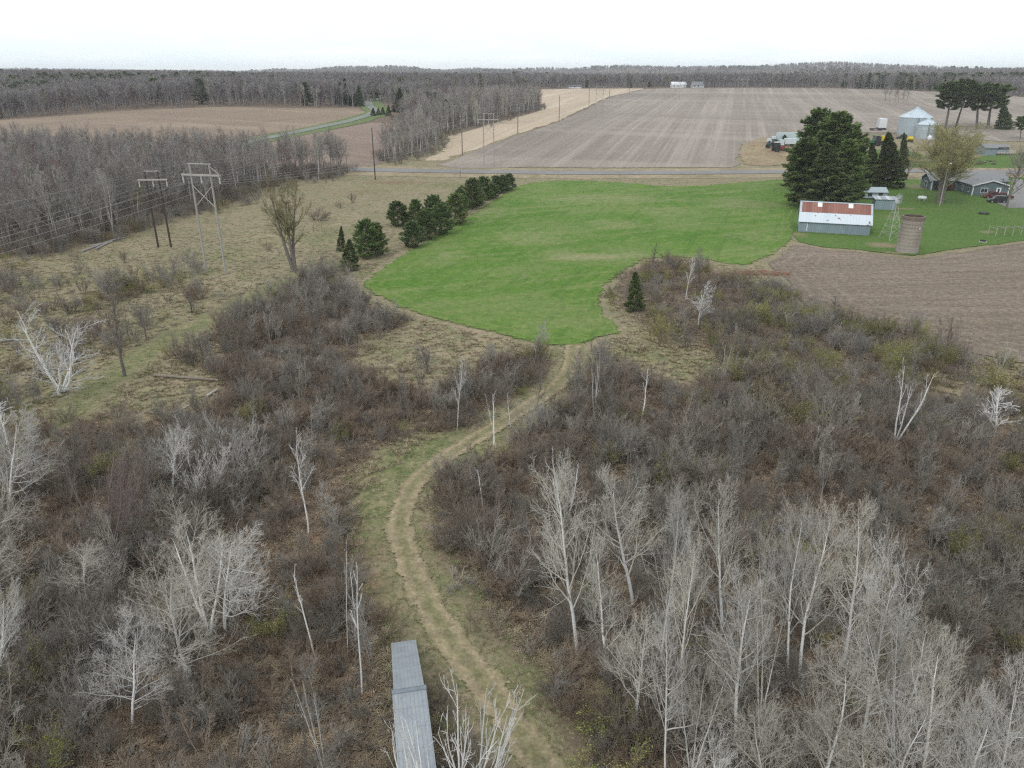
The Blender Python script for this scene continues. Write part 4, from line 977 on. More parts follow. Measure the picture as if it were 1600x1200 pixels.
ids = np.array([off[int(k)][0]+int(r_.integers(off[int(k)][1])) for k in R_[:, 2]])
rot = np.zeros((n, 3)); rot[:, 2] = r_.uniform(0, 6.28, n)
sc = R_[:, 3:4]*np.stack([r_.uniform(1, 1.25, n), r_.uniform(1, 1.25, n), r_.uniform(.8, 1.15, n)], 1)
scatter('brush', np.stack([R_[:, 0], R_[:, 1], H(R_[:, 0], R_[:, 1])-.05], 1), rot, sc, ids, srcs, 'tangle of leafless brown and grey brush beyond the nearest shrubs', 'brush')

# dry grass tussocks over the open ground
def tuft(seed, n, hgt, mat, w=.012, sp=.5):
    r = np.random.default_rng(seed); az = r.uniform(0, 6.28, n); b = np.stack([np.cos(az), np.sin(az), 0*az], 1)
    base = b*r.uniform(0, .22, (n, 1)); L = hgt*r.uniform(.5, 1.1, (n, 1)); side = np.stack([-np.sin(az), np.cos(az), 0*az], 1)*w
    lean = r.uniform(.2, 1, (n, 1))*sp; m = base+b*L*lean*.4+np.array([0, 0, .65])*L; t = base+b*L*lean*1.2+np.array([0, 0, .85])*L
    for q_ in (m, t): q_[:, 2] *= .5
    V = np.stack([base-side, base+side, m+side, t, m-side], 1).reshape(-1, 3)
    me = npmesh('tussock', V, [np.arange(len(V)).reshape(-1, 5)]); me.materials.append(mat); return me
g_dry = barky('dry_blade', (.48, .41, .285), (.40, .34, .235), .12, 3, c3=(.34, .26, .18)); g_grn = barky('green_blade', (.22, .28, .10), (.28, .31, .15), .2, 3)
g_lit = barky('litter_blade', (.33, .25, .175), (.40, .31, .22), .2, 3)
tf = [tuft(1, 22, .32, g_dry, sp=1.2), tuft(2, 22, .26, g_dry, sp=1.8), tuft(3, 22, .2, g_grn, sp=1.4), tuft(4, 20, .26, g_lit, sp=1.8)]
n = 80000; yy = 18+(255-18)*r_.uniform(0, 1, n)**1.35; xx = r_.uniform(-1, 1, n)*(yy*.76+4)
u, v = proj(xx, yy, H(xx, yy)); ok = ~pip(u, v, HAY) & ~pip(u, v, [(1190, 415), (1240, 378), (1232, 281), (1900, 281), (1900, 620), (1600, 571), (1430, 527), (1290, 493), (1238, 460)])
dn = np.abs(path_dist(xx, yy, TRACK)); ok &= (np.abs(dn-.85) > .38)
xx, yy, u, v, dn = xx[ok], yy[ok], u[ok], v[ok], dn[ok]; n = len(xx)
inl = pip(u, v, R_LEFT) | pip(u, v, R_RIGHT) | pip(u, v, R_LOW)
fn = np.abs(path_dist(xx, yy, FOOT)); rr = r_.uniform(0, 1, n)
ids = np.where(inl, np.where(rr < .6, 3, np.where(rr < .85, 1, 0)), np.where(rr < .35, 0, np.where(rr < .75, 1, 2)))
ids = np.where((dn < 3.5) | (fn < 2.5), np.where(rr < .6, 2, 1), ids)
rot = np.zeros((n, 3)); rot[:, 2] = r_.uniform(0, 6.28, n); s = r_.uniform(.6, 1.5, (n, 1))*np.where((dn < 3)[:, None] | (fn < 2.5)[:, None], .45, 1)*(1-.5*np.clip(yy[:, None]-60, 0, 120)/120)
scatter('dry_grass', np.stack([xx, yy, H(xx, yy)-.02], 1), rot, np.repeat(s, 3, 1)*[1, 1, .8], ids, tf, 'tussocks of dry tan and green grass over the open ground', 'grass')

# ------------------------------------------------------------------ left forest and middle wood
def in_world_poly(x, y, pxpoly):
    W = [G(*p) for p in pxpoly]; return pip(x, y, [(p.x, p.y) for p in W]), W
LF = [(-260, 425), (-60, 408), (60, 402), (170, 374), (240, 346), (330, 328), (400, 299), (450, 285), (533, 277), (548, 266), (400, 266), (300, 262), (150, 258), (0, 254), (-260, 250)]
MW = [(595, 258), (640, 254), (668, 243), (690, 230), (700, 212), (740, 200.5), (780, 188.5), (815, 180), (843, 171.5), (840, 163), (800, 161), (740, 165), (690, 170), (640, 177), (620, 186), (640, 200), (630, 225), (600, 245)]
FR = []
for poly, dens, pal in ((LF, .095, 0), (MW, .068, 1)):
    _, W = in_world_poly(np.zeros(1), np.zeros(1), poly); x0, x1 = min(p.x for p in W), max(p.x for p in W); y0, y1 = min(p.y for p in W), max(p.y for p in W)
    n = int((x1-x0)*(y1-y0)*dens); x = r_.uniform(x0, x1, n); y = r_.uniform(y0, y1, n); k, _ = in_world_poly(x, y, poly); x, y = x[k], y[k]
    km = np.array([mnoise.noise((a*.03, b*.03, 1.0+pal)) for a, b in zip(x, y)]); q = r_.uniform(0, 1, len(x))+km*.8
    u, v = proj(x, y, H(x, y))
    kd = np.where(q < (.66 if pal == 0 else .38), 0, np.where(q < (1.25 if pal == 0 else 1.08), 1, 2))
    FR.append(np.stack([x, y, kd, r_.uniform(.60, .94, len(x)), np.full(len(x), pal)], 1))
FR = np.concatenate(FR)
u, v = proj(FR[:, 0], FR[:, 1], H(FR[:, 0], FR[:, 1])); vis = (u > -25) & (u < 1630)
order = np.argsort(np.where(vis, FR[:, 1]/FR[:, 3], 1e9)); top = order[:290]; rest = np.setdiff1d(np.arange(len(FR)), top)
kinds = ['wood', 'woodp', 'woody']; FL = ['dark bare forest tree at the meadow side of the left wood', 'pale stemmed bare forest tree at the meadow side of the left wood', 'yellow green budding tree in the left wood']
for i in top:
    x, y, kd, sc, pal = FR[i]; k = kinds[int(kd)]; p = T[k][int(abs(x)*7) % len(T[k])]
    b = Vector((x, y, float(H(x, y)))); hh = p.h*sc; ln = random.gauss(0, .03)
    put_plant(p, b, b+Vector((ln*hh, random.gauss(0, .03)*hh, hh)), p.r*2*sc, 'forest_tree', FL[int(kd)] if pal == 0 else FL[int(kd)].replace('meadow side of the left', 'near side of the middle').replace('in the left', 'in the middle'), 'tree', ('left' if pal == 0 else 'middle')+' wood '+['dark', 'pale', 'budding'][int(kd)]+' trees')
wm = [merged_plant(p, 'woodland_tree') for k in kinds for p in T[k]]; wo = [0, 4, 8]; wn = [4, 4, 1]
R_ = FR[rest]; n = len(R_); ids = np.array([wo[int(k)]+int(r_.integers(wn[int(k)])) for k in R_[:, 2]])
rot = r_.normal(0, .03, (n, 3)); rot[:, 2] = r_.uniform(0, 6.28, n)
scatter('woodland', np.stack([R_[:, 0], R_[:, 1], H(R_[:, 0], R_[:, 1])-.1], 1), rot, np.repeat(R_[:, 3:4], 3, 1), ids, wm, 'bare grey woodland filling in behind the nearest forest trees', 'woodland')
# undergrowth of the woods
x = np.concatenate([FR[:, 0]+r_.normal(0, 2.5, len(FR)), FR[:, 0]+r_.normal(0, 2.5, len(FR))]); y = np.concatenate([FR[:, 1]+r_.normal(0, 2.5, len(FR)), FR[:, 1]+r_.normal(0, 2.5, len(FR))]); n = len(x)
rot = np.zeros((n, 3)); rot[:, 2] = r_.uniform(0, 6.28, n)
scatter('undergrowth', np.stack([x, y, H(x, y)-.05], 1), rot, np.repeat(r_.uniform(.6, 1.1, (n, 1)), 3, 1), r_.integers(0, 7, n), srcs, 'low leafless undergrowth below the forest trees', 'undergrowth')

# ------------------------------------------------------------------ far forest
def far_tree(seed, mt, mc, h=15, n1=16, ang=36, t0=.35, R=.26, tip=.05):
    return merged_plant(bare_tree(seed, h=h, r0=.17, n1=n1, t0=t0, ang=ang, L1=R, shape=.5, up=.8, n2=5, L2=.5, n3=2, L3=.6, tip=tip, wig=.14, mt=mt, mc=mc, nseg1=3, k0=4), 'far_tree')
fd = barky('far_wood_twig', (.245, .225, .232), (.20, .183, .19), .1, .1, c3=(.15, .105, .10)); fp = barky('far_pale_twig', (.30, .285, .28), (.25, .24, .235), .1, .1)
fy = barky('far_budding_twig', (.27, .27, .15), (.23, .225, .14), .1, .1)
fb = barky('far_bark', (.24, .225, .215), (.18, .17, .165), .1, .1)
fm = [far_tree(300, fd, fd), far_tree(301, fd, fd), far_tree(302, fb, fd), far_tree(303, fb, fp, t0=.45), far_tree(304, fb, fp, t0=.5), far_tree(305, fb, fy)]
fm += [merged_plant(conifer(310+i, h=17, R=3.4, nb=36, t0=.1, tuft=14, size=1.5, shape='cone' if i else 'round', mt=b_grey, mc=nd_dark), 'far_pine') for i in range(2)]
EDGE = [(-300, 196), (-100, 194), (0, 187), (60, 183), (130, 178), (180, 173), (240, 170), (340, 166.5), (440, 168.5), (520, 168), (566, 168.5), (574, 160), (590, 158), (610, 165), (650, 160), (700, 152), (735, 146), (735.5, 144), (790, 141), (850, 139.3), (900, 138.3), (1000, 137.6), (1100, 137.3), (1200, 137.3), (1330, 138.5), (1400, 140.5), (1470, 143.5), (1530, 147), (1600, 152.5), (1700, 158), (1850, 165)]
ea = []; ey = []
for u, v in EDGE:
    g_ = G(u, v); ea.append(g_.x/g_.y); ey.append(g_.y)
ea = np.array(ea); ey = np.array(ey)
print('forest edge', [int(q) for q in ey])
def far_pts(y0, y1, sp, sc):
    P = []
    A = .80
    n = int(A*(y1*y1-y0*y0)/(sp*sp)); y = np.sqrt(r_.uniform(y0*y0, y1*y1, n)); a = r_.uniform(-A, A, n); x = a*y
    k = y > np.interp(a, ea, ey)+r_.uniform(0, 5, n); x, y, a = x[k], y[k], a[k]
    return np.stack([x, y, np.full(len(x), sc)], 1)
FP = np.concatenate([far_pts(400, 640, 4.8, 1.0), far_pts(640, 1100, 5.6, 1.05), far_pts(1100, 1900, 10, 1.35), far_pts(1900, 3200, 19, 1.6), far_pts(3200, 5200, 32, 1.9)])
# a clear strip where the far side road leaves
km = np.array([mnoise.noise((a*.010, b*.006, 4.0)) for a, b, c in FP]); k2 = np.array([mnoise.noise((a*.004+9, b*.004, 7.0)) for a, b, c in FP]); q = r_.uniform(0, 1, len(FP))
front = FP[:, 1] < np.interp(FP[:, 0]/FP[:, 1], ea, ey)+38
pp = np.clip(.18+.55*km+.32*front, .03, .75); pyl = np.clip(.05+.25*k2, .01, .3)
pcn = np.clip(-.10+.55*k2+.09*(FP[:, 1] > 1500), .004, .5)
kd = np.where(q < pcn, 6+(q*1e4).astype(int) % 2, np.where(q < pcn+pyl, 5, np.where(q < pcn+pyl+pp*(1-pcn-pyl), 3+(q*1e4).astype(int) % 2, (q*1e4).astype(int) % 3)))
n = len(FP); rot = np.zeros((n, 3)); rot[:, 2] = r_.uniform(0, 6.28, n); s = FP[:, 2:3]*r_.uniform(.75, 1.12, (n, 1))
hgt = np.where(FP[:, 1:2] > 1100, .75, .82)
scatter('forest', np.stack([FP[:, 0], FP[:, 1], H(FP[:, 0], FP[:, 1])-.3], 1), rot, np.concatenate([s*1.15, s*1.15, s**.5*hgt], 1), kd, fm, 'distant bare forest with a few evergreens reaching the horizon', 'forest')
print('counts', len(allp), len(FR), len(FP))
#@@PART4
# ------------------------------------------------------------------ built things
def atZ(u, v, z):
    dx, dy, dz = ray(u, v); s = (z-CAMH)/dz; return Vector((dx*s, dy*s, z))
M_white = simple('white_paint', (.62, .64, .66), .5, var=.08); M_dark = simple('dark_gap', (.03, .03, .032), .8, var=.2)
M_glass = simple('window_glass', (.035, .04, .045), .12, var=.1, spec=.6); M_rub = simple('tyre_rubber', (.03, .03, .03), .85)
M_galv = simple('galvanised', (.40, .45, .49), .5, metal=.25, var=.14, scale=.7); M_galvd = simple('galvanised_wall', (.27, .32, .355), .55, metal=.15, var=.16, scale=.8)
M_steel = simple('steel', (.33, .34, .35), .5, metal=.4, var=.1); M_wire = simple('cable_metal', (.27, .27, .27), .5, metal=.4, var=.05)
M_polew = simple('weathered_pole', (.30, .29, .27), .85, var=.15); M_poled = simple('tarred_pole', (.045, .038, .034), .85, var=.25); M_poleb = simple('brown_pole', (.13, .10, .08), .85, var=.2)
M_arm = simple('cross_timber', (.36, .345, .32), .85, var=.12); M_ins = simple('insulator', (.45, .45, .44), .4, var=.05)
M_wood = simple('old_wood', (.20, .17, .14), .9, var=.3)
def ribbed(name, col, col2, pitch, axis, patch=None, pscale=.35, lo=.66, hi=.72, rough=.55, metal=.15, amp=.13):
    m, nt = nt_new(name); h = N(nt); tc = h.n('ShaderNodeTexCoord').outputs['Object']
    sp_ = h.n('ShaderNodeSeparateXYZ'); h.l(tc, sp_.inputs[0])
    c = sp_.outputs['XYZ'.index(axis)]
    fr = h.math('FRACT', h.math('DIVIDE', c, pitch)); bump = h.mr(h.math('ABSOLUTE', h.math('SUBTRACT', fr, .5)), .36, .5)
    big = h.noise(tc, pscale, 6, .65); fl = h.math('FLOOR', h.math('DIVIDE', c, pitch*2.0))
    wn = h.n('ShaderNodeTexWhiteNoise', noise_dimensions='1D'); h.l(fl, wn.inputs['W'])
    col_ = h.mix(h.mr(wn.outputs['Value'], 0, 1, 0, 1), col, col2)
    col_ = h.mix(h.mr(h.noise(h.mapping(tc, (3, 3, .6)), 1.2, 5, .7), .4, .7, 0, .35), col_, tuple(x*.72 for x in col))
    if patch: col_ = h.mix(h.mr(big, lo, hi), col_, patch)
    f = h.mr(bump, 0, 1, 1, 1-amp); vm = h.n('ShaderNodeVectorMath', operation='SCALE'); h.l(col_, vm.inputs[0]); h.l(f, vm.inputs['Scale'])
    finish(h, vm.outputs[0], rough, metal, bump, .6, .03); return m
def frame(name, label, cat, P, rz, group=None):
    return thing(name, label, cat, (P.x, P.y, P.z), rz, group)
def slab(p0, p1, p2, p3, th):
    """plate with corners p0..p3 (counter-clockwise from above) and thickness th below"""
    m = MB(); n = (Vector(p1)-Vector(p0)).cross(Vector(p3)-Vector(p0)).normalized()*th
    top = [Vector(p) for p in (p0, p1, p2, p3)]; bot = [p-n for p in top]; m.v = [tuple(p) for p in top+bot]
    m.f = [(0, 1, 2, 3), (7, 6, 5, 4), (0, 4, 5, 1), (1, 5, 6, 2), (2, 6, 7, 3), (3, 7, 4, 0)]; return m

# long shed
P0, P1 = G(1247.5, 362), G(1358, 368.5); rz = math.atan2(P1.y-P0.y, P1.x-P0.x); L = (P1-P0).length
E_ = atY(1251, 345, P0.y).z-P0.z; D = 9.5; RG = atY(1248, 314, P0.y+D*.52).z-P0.z
s = frame('long_shed', 'long grey metal shed with a half rusty red roof in front of the dark evergreens', 'shed', P0, rz)
wm_ = ribbed('shed_wall', (.25, .32, .36), (.22, .285, .32), .45, 'X', amp=.2)
wm_y = ribbed('shed_end', (.27, .36, .40), (.25, .335, .37), .45, 'Y', amp=.15)
MB().prism([(0, 0), (0, E_), (D/2, RG), (D, E_), (D, 0)], 'x', .02, L-.02).build('wall', wm_, s)
MB().poly([(-.01, 0, 0), (-.01, 0, E_), (-.01, D/2, RG-.05), (-.01, D, E_), (-.01, D, 0)]).box(-.03, .12, -.02, .10, 0, E_).build('end_wall', wm_y, s)
MB().box(L*.66, L-.25, -.10, -.03, .05, E_-.25).build('sliding_door', ribbed('shed_door', (.215, .275, .32), (.2, .26, .30), .45, 'X', amp=.15), s)
MB().box(L*.66-.1, L-.15, -.06, -.025, 0, .12).box(L*.64, L, -.09, -.03, E_-.22, E_-.10).build('door_rail', M_dark, s)
MB().box(1.55, 1.72, -.05, -.02, .3, E_-.5).build('pale_strip', M_white, s)
o_h = .35; mid = .47
def roofpt(x, t): return (x, -o_h+(D/2+o_h)*t, E_-.12+(RG-E_+.2)*t)
gal = ribbed('roof_white', (.50, .57, .62), (.55, .61, .66), .6, 'X', patch=(.16, .07, .055), pscale=.6, lo=.60, hi=.63, amp=.06)
rst = ribbed('roof_rust', (.20, .085, .065), (.29, .14, .11), .55, 'X', amp=.35, patch=(.32, .23, .20), pscale=.5, lo=.62, hi=.8)
rf = slab(roofpt(-.3, 0), roofpt(L+.3, 0), roofpt(L+.3, mid+.01), roofpt(-.3, mid+.01), .07).build('roof', gal, s)
slab(roofpt(.15, mid), roofpt(L-.1, mid), roofpt(L-.1, .985), roofpt(.15, .985), .06).build('rusty_roof_panel', rst, rf, label='rusty red upper roof sheets')
m = MB()
for a, b in ((-.3, .15), (L-.1, L+.3)):
    t_ = slab(roofpt(a, mid), roofpt(b, mid), roofpt(b, 1), roofpt(a, 1), .07); o0 = len(m.v); m.v += t_.v; m.f += [tuple(i+o0 for i in f) for f in t_.f]
m.build('roof_edge_trim', M_galv, rf)
slab((-.3, D/2, RG+.08), (L+.3, D/2, RG+.08), (L+.3, D+o_h, E_-.12), (-.3, D+o_h, E_-.12), .07).build('back_roof', gal, rf)
MB().prism([(D/2-.25, RG-.02), (D/2, RG+.14), (D/2+.25, RG-.02)], 'x', -.32, L+.32).build('ridge_cap', M_galv, rf)
for xa in (L*.235, L*.675):
    a, b = roofpt(xa, mid+.28), roofpt(xa+.95, mid+.28); c, d_ = roofpt(xa+.95, .97), roofpt(xa, .97)
    slab(*[(q[0], q[1], q[2]+.05) for q in (a, b, c, d_)], .05).build('skylight', simple('fibreglass', (.66, .68, .66), .5, var=.05), rf)
# two small sheds
P0, P1 = G(1365.5, 327.5), G(1398, 328.5); rz = math.atan2(P1.y-P0.y, P1.x-P0.x); L = (P1-P0).length; hh = atY(1365, 311, P0.y).z-P0.z
s = frame('small_shed', 'small low grey metal shed with a white striped lean roof behind the windmill', 'shed', P0, rz)
MB().prism([(0, 0), (0, hh-.1), (3, hh+.25), (3, 0)], 'x', 0, L).build('wall', wm_, s)
slab((-.25, -.3, hh), (L+.25, -.3, hh), (L+.25, 3.2, hh+.42), (-.25, 3.2, hh+.42), .07).build('roof', ribbed('striped_roof', (.55, .6, .64), (.24, .26, .28), .35, 'X', amp=.3), s)
MB().box(L-.9, L-.15, -.06, -.01, .05, hh-.5).build('door', M_galvd, s)
P0, P1 = G(1347.5, 311.5), G(1385, 312); rz = math.atan2(P1.y-P0.y, P1.x-P0.x); L = (P1-P0).length; hh = atY(1365, 300, P0.y).z-P0.z
s = frame('garden_shed', 'grey shed with two dark windows between the evergreens and the striped roof shed', 'shed', P0, rz)
MB().prism([(0, .35), (0, hh), (2.2, hh+1.0), (4.4, hh), (4.4, .35)], 'x', 0, L).build('wall', simple('shed_grey', (.27, .32, .35), .7, var=.1), s)
MB().box(.1, L-.1, .1, 4.3, 0, .36).build('base', M_dark, s)
rf = slab((-.2, -.3, hh-.05), (L+.2, -.3, hh-.05), (L+.2, 2.2, hh+1.1), (-.2, 2.2, hh+1.1), .07).build('roof', simple('pale_roof', (.33, .39, .43), .6, var=.1), s)
slab((-.2, 2.2, hh+1.1), (L+.2, 2.2, hh+1.1), (L+.2, 4.7, hh-.05), (-.2, 4.7, hh-.05), .07).build('back_roof', MATS['pale_roof'], s)
for xa in (.28, .72):
    fr = MB().box(L*xa-.55, L*xa+.55, -.05, -.01, .9, 1.9).build('window', M_dark, s); MB().box(L*xa-.45, L*xa+.45, -.07, -.055, 1.0, 1.8).build('pane', M_glass, fr)
# silo
Pb = G(1424.5, 396.5); Pb.y += 2.0; Pb.z = float(H(Pb.x, Pb.y)); hs = atY(1437, 337.5, Pb.y).z-Pb.z
m, nt = nt_new('silo_concrete'); h = N(nt); tc = h.n('ShaderNodeTexCoord').outputs['Object']; sp_ = h.n('ShaderNodeSeparateXYZ'); h.l(tc, sp_.inputs[0])
fr = h.math('FRACT', h.math('DIVIDE', sp_.outputs['Z'], .42)); ln = h.mr(h.math('ABSOLUTE', h.math('SUBTRACT', fr, .5)), .38, .5)
c = h.mix(h.mr(h.noise(tc, .35, 6, .7), .35, .65), (.32, .29, .245), (.24, .218, .185)); c = h.mix(h.mr(h.noise(h.mapping(tc, (1.2, 1.2, .12)), 1, 5, .7), .45, .7, 0, .55), c, (.17, .145, .135))
c = h.mix(h.mr(sp_.outputs['Z'], 1.9, .6), c, (.30, .275, .25)); c = h.mix(h.mr(ln, 0, 1, 0, .35), c, (.13, .11, .10))
finish(h, c, .95, 0, ln, .5, .03); M_silo = m
s = frame('silo', 'old roofless brown concrete silo on the lawn at the edge of the tilled field', 'silo', Pb, 0); s.scale = (.9, .9, 1)
MB().lathe([(2.27, -.3), (2.24, hs*.3), (2.2, hs-.5), (2.2, hs-.45)], 40).lathe([(1.98, hs), (1.98, .1), (0.01, .1)], 40).build('stave_wall', M_silo, s, True)
MB().lathe([(2.2, hs-.45), (2.33, hs-.42), (2.33, hs+.02), (2.24, hs+.05), (1.98, hs+.05), (1.98, hs-.5)], 40).build('rim', simple('silo_rim', (.16, .125, .10), .95, var=.3), s)
m = MB()
for k in range(9): m.lathe([(2.25, .7+k*hs/10), (2.275, .72+k*hs/10), (2.25, .75+k*hs/10)], 40)
m.build('hoop', simple('rusty_hoop', (.16, .13, .11), .8), s)
MB().box(.5, .68, -2.30, -2.1, hs-2.2, hs-1.9).build('tag_plate', M_white, s)
# windmill
Pb = G(1390, 374); hw = atY(1398.5, 321, Pb.y).z-Pb.z
s = frame('windmill', 'old farm windmill on a thin lattice tower between the long shed and the silo', 'windmill', Pb, .3)
a, b = 1.55, .22; m = MB(); cs = [(-1, -1), (1, -1), (1, 1), (-1, 1)]
for x, y in cs: m.tube((x*a, y*a, -.1), (x*b, y*b, hw), .05, .04, 5)
for k in range(1, 5):
    t = k/5; q = a+(b-a)*t
    for i in range(4): x, y = cs[i]; x2, y2 = cs[(i+1) % 4]; m.tube((x*q, y*q, hw*t), (x2*q, y2*q, hw*t), .03, .03, 4)
    q0 = a+(b-a)*(k-1)/5
    for i in range(4): x, y = cs[i]; x2, y2 = cs[(i+1) % 4]; m.tube((x*q0, y*q0, hw*(k-1)/5), (x2*q, y2*q, hw*t), .018, .018, 3)
m.build('tower', simple('tower_steel', (.42, .42, .40), .5, metal=.3, var=.1), s)
zc = atY(1402, 310, Pb.y).z-Pb.z; rw = 1.05; m = MB()
for k in range(16):
    t0 = k*math.tau/16; q = []
    for (r_a, dt) in ((.3, .0), (rw, .0), (rw, .27), (.3, .2)): q.append((r_a*math.cos(t0+dt), -.35-.10*(dt > 0), zc+r_a*math.sin(t0+dt)))
    m.poly(q); q2 = [(x, y-.012, z) for x, y, z in q][::-1]; m.poly(q2)
m.tube((0, -.5, zc), (0, .1, zc), .1, .1, 8); m.build('wheel', simple('blade_steel', (.45, .48, .50), .45, metal=.4, var=.1), s)
MB().tube((0, 0, hw), (0, 0, zc), .07, .07, 6).tube((0, 0, zc), (1.2, .9, zc), .03, .03, 4).prism([(1.1, zc-.25), (1.8, zc-.45), (1.8, zc+.45), (1.1, zc+.25)], 'y', .88, .91).build('tail_vane', MATS['blade_steel'], s)
# propane tank
Pb = G(1440, 314); s = frame('propane_tank', 'white propane tank lying on the lawn left of the big willow', 'tank', Pb, rad(-35))
MB().lathe([(.02, -1.15), (.3, -1.1), (.47, -.9), (.5, -.6), (.5, .6), (.47, .9), (.3, 1.1), (.02, 1.15)], 20).build('tank', simple('tank_white', (.58, .62, .64), .45, var=.08), s, True)
tk = s.children[0]; tk.rotation_euler = (0, rad(90), 0); tk.location = (0, 0, .85)
MB().box(-.7, -.5, -.3, .3, 0, .5).box(.5, .7, -.3, .3, 0, .5).build('foot', M_galvd, s); MB().tube((0, 0, 1.3), (0, 0, 1.5), .14, .12, 10).build('valve_cover', M_white, s)

# house
M_side = ribbed('house_siding', (.115, .155, .165), (.12, .16, .172), .18, 'Z', amp=.12, metal=0, rough=.7); M_roof = simple('shingles', (.185, .195, .205), .9, var=.16, scale=2.5); M_trim = simple('house_trim', (.62, .65, .66), .6, var=.05)
P0 = G(1517.5, 305.8); rz = rad(-7); eh = atY(1518, 288.5, P0.y).z-P0.z; ah = atY(1548, 280.8, P0.y).z-P0.z; Wd = 9.7
s = frame('farm_house', 'blue grey single storey house with white trim behind the big willow', 'house', P0, rz)
MB().prism([(0, 0), (0, eh-.15), (Wd/2, ah-.15), (Wd, eh-.15), (Wd, 0)], 'y', 0, 9.5).build('wall', M_side, s)
MB().prism([(9.5, 0), (9.5, eh-.15), (13.5, ah+.15), (17.5, eh-.15), (17.5, 0)], 'x', -7.5, Wd+4).build('main_wall', M_side, s)
def gable(x0, x1, y0, y1, e, a_, along, nm, over=.45):
    if along == 'y':
        c = (x0+x1)/2; sl = (a_-e)/(c-x0)
        A = slab((x0-over, y0-over, e-sl*over), (c, y0-over, a_), (c, y1, a_), (x0-over, y1, e-sl*over), .14); B = slab((c, y0-over, a_), (x1+over, y0-over, e-sl*over), (x1+over, y1, e-sl*over), (c, y1, a_), .14)
    else:
        c = (y0+y1)/2; sl = (a_-e)/(c-y0)
        A = slab((x0-over, y0-over, e-sl*over), (x1+over, y0-over, e-sl*over), (x1+over, c, a_), (x0-over, c, a_), .14); B = slab((x0-over, c, a_), (x1+over, c, a_), (x1+over, y1+over, e-sl*over), (x0-over, y1+over, e-sl*over), .14)
    o0 = len(A.v); A.v += B.v; A.f += [tuple(i+o0 for i in f) for f in B.f]; return A
gable(0, Wd, 0, 13.0, eh, ah, 'y', '').build('roof', M_roof, s); gable(-7.5, Wd+4, 9.5, 17.5, eh+.05, ah+.35, 'x', '').build('main_roof', M_roof, s)
m = MB(); th = .2; sl = (ah-eh)/(Wd/2)
for (xa, za, xb, zb) in ((-.5, eh-sl*.5, Wd/2, ah), (Wd/2, ah, Wd+.5, eh-sl*.5)):
    m.poly([(xa, -.48, za-.3), (xb, -.48, zb-.3), (xb, -.48, zb+.0), (xa, -.48, za+.0)]); m.poly([(xa, -.46, za-.3), (xa, -.46, za), (xb, -.46, zb), (xb, -.46, zb-.3)])
m.build('fascia', M_trim, s)
m = MB(); m.box(-.06, .22, -.05, .02, 0, eh-.2).box(-.06, -.02, -.05, .25, 0, eh-.2).box(Wd-.22, Wd+.06, -.05, .02, 0, eh-.2).box(-7.56, -7.3, 9.44, 9.52, 0, eh-.2).box(-7.56, -7.52, 9.44, 9.7, 0, eh-.2)
m.build('corner_board', M_trim, s)
m = MB(); sl2 = (ah+.35-eh)/4
for (ya, za, yb, zb) in ((9.05, eh-.35, 13.5, ah+.33), (13.5, ah+.33, 17.95, eh-.35)): m.prism([(ya, za-.28), (yb, zb-.28), (yb, zb), (ya, za)], 'x', -8.0, -7.96)
m.build('gable_trim', M_trim, s)
def win(px, py, z0, z1, wd, face='y', pr=s):
    if face == 'y':
        f = MB().box(px-wd/2-.14, px+wd/2+.14, py-.06, py-.01, z0-.14, z1+.14).build('window', M_trim, pr)
        MB().box(px-wd/2, px-.04, py-.08, py-.065, z0, z1).box(px+.04, px+wd/2, py-.08, py-.065, z0, z1).build('pane', M_glass, f)
    else:
        f = MB().box(px-.06, px-.01, py-wd/2-.14, py+wd/2+.14, z0-.14, z1+.14).build('window', M_trim, pr)
        MB().box(px-.08, px-.065, py-wd/2, py+wd/2, z0, z1).build('pane', M_glass, f)
win(3.1, 0, .95, 2.1, 1.7); win(0, 2.3, .9, 2.0, .7, 'x'); win(0, 6.3, 1.0, 2.0, .6, 'x'); win(-7.5, 13.5, .9, 2.1, 1.3, 'x')
dr = MB().box(6.3, 7.6, -.06, -.01, 0.1, 2.35).build('door', M_trim, s); MB().box(6.7, 7.2, -.085, -.065, .5, 2.1).build('pane', M_glass, dr)
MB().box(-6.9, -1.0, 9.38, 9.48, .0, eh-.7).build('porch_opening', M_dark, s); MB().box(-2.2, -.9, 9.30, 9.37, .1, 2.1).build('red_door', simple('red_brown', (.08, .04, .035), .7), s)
MB().tube((2.6, 4, ah-1), (2.6, 4, ah-.3), .06, .06, 8).tube((7.2, 6, ah-1), (7.2, 6, ah-.35), .05, .05, 8).build('vent_pipe', M_dark, s)

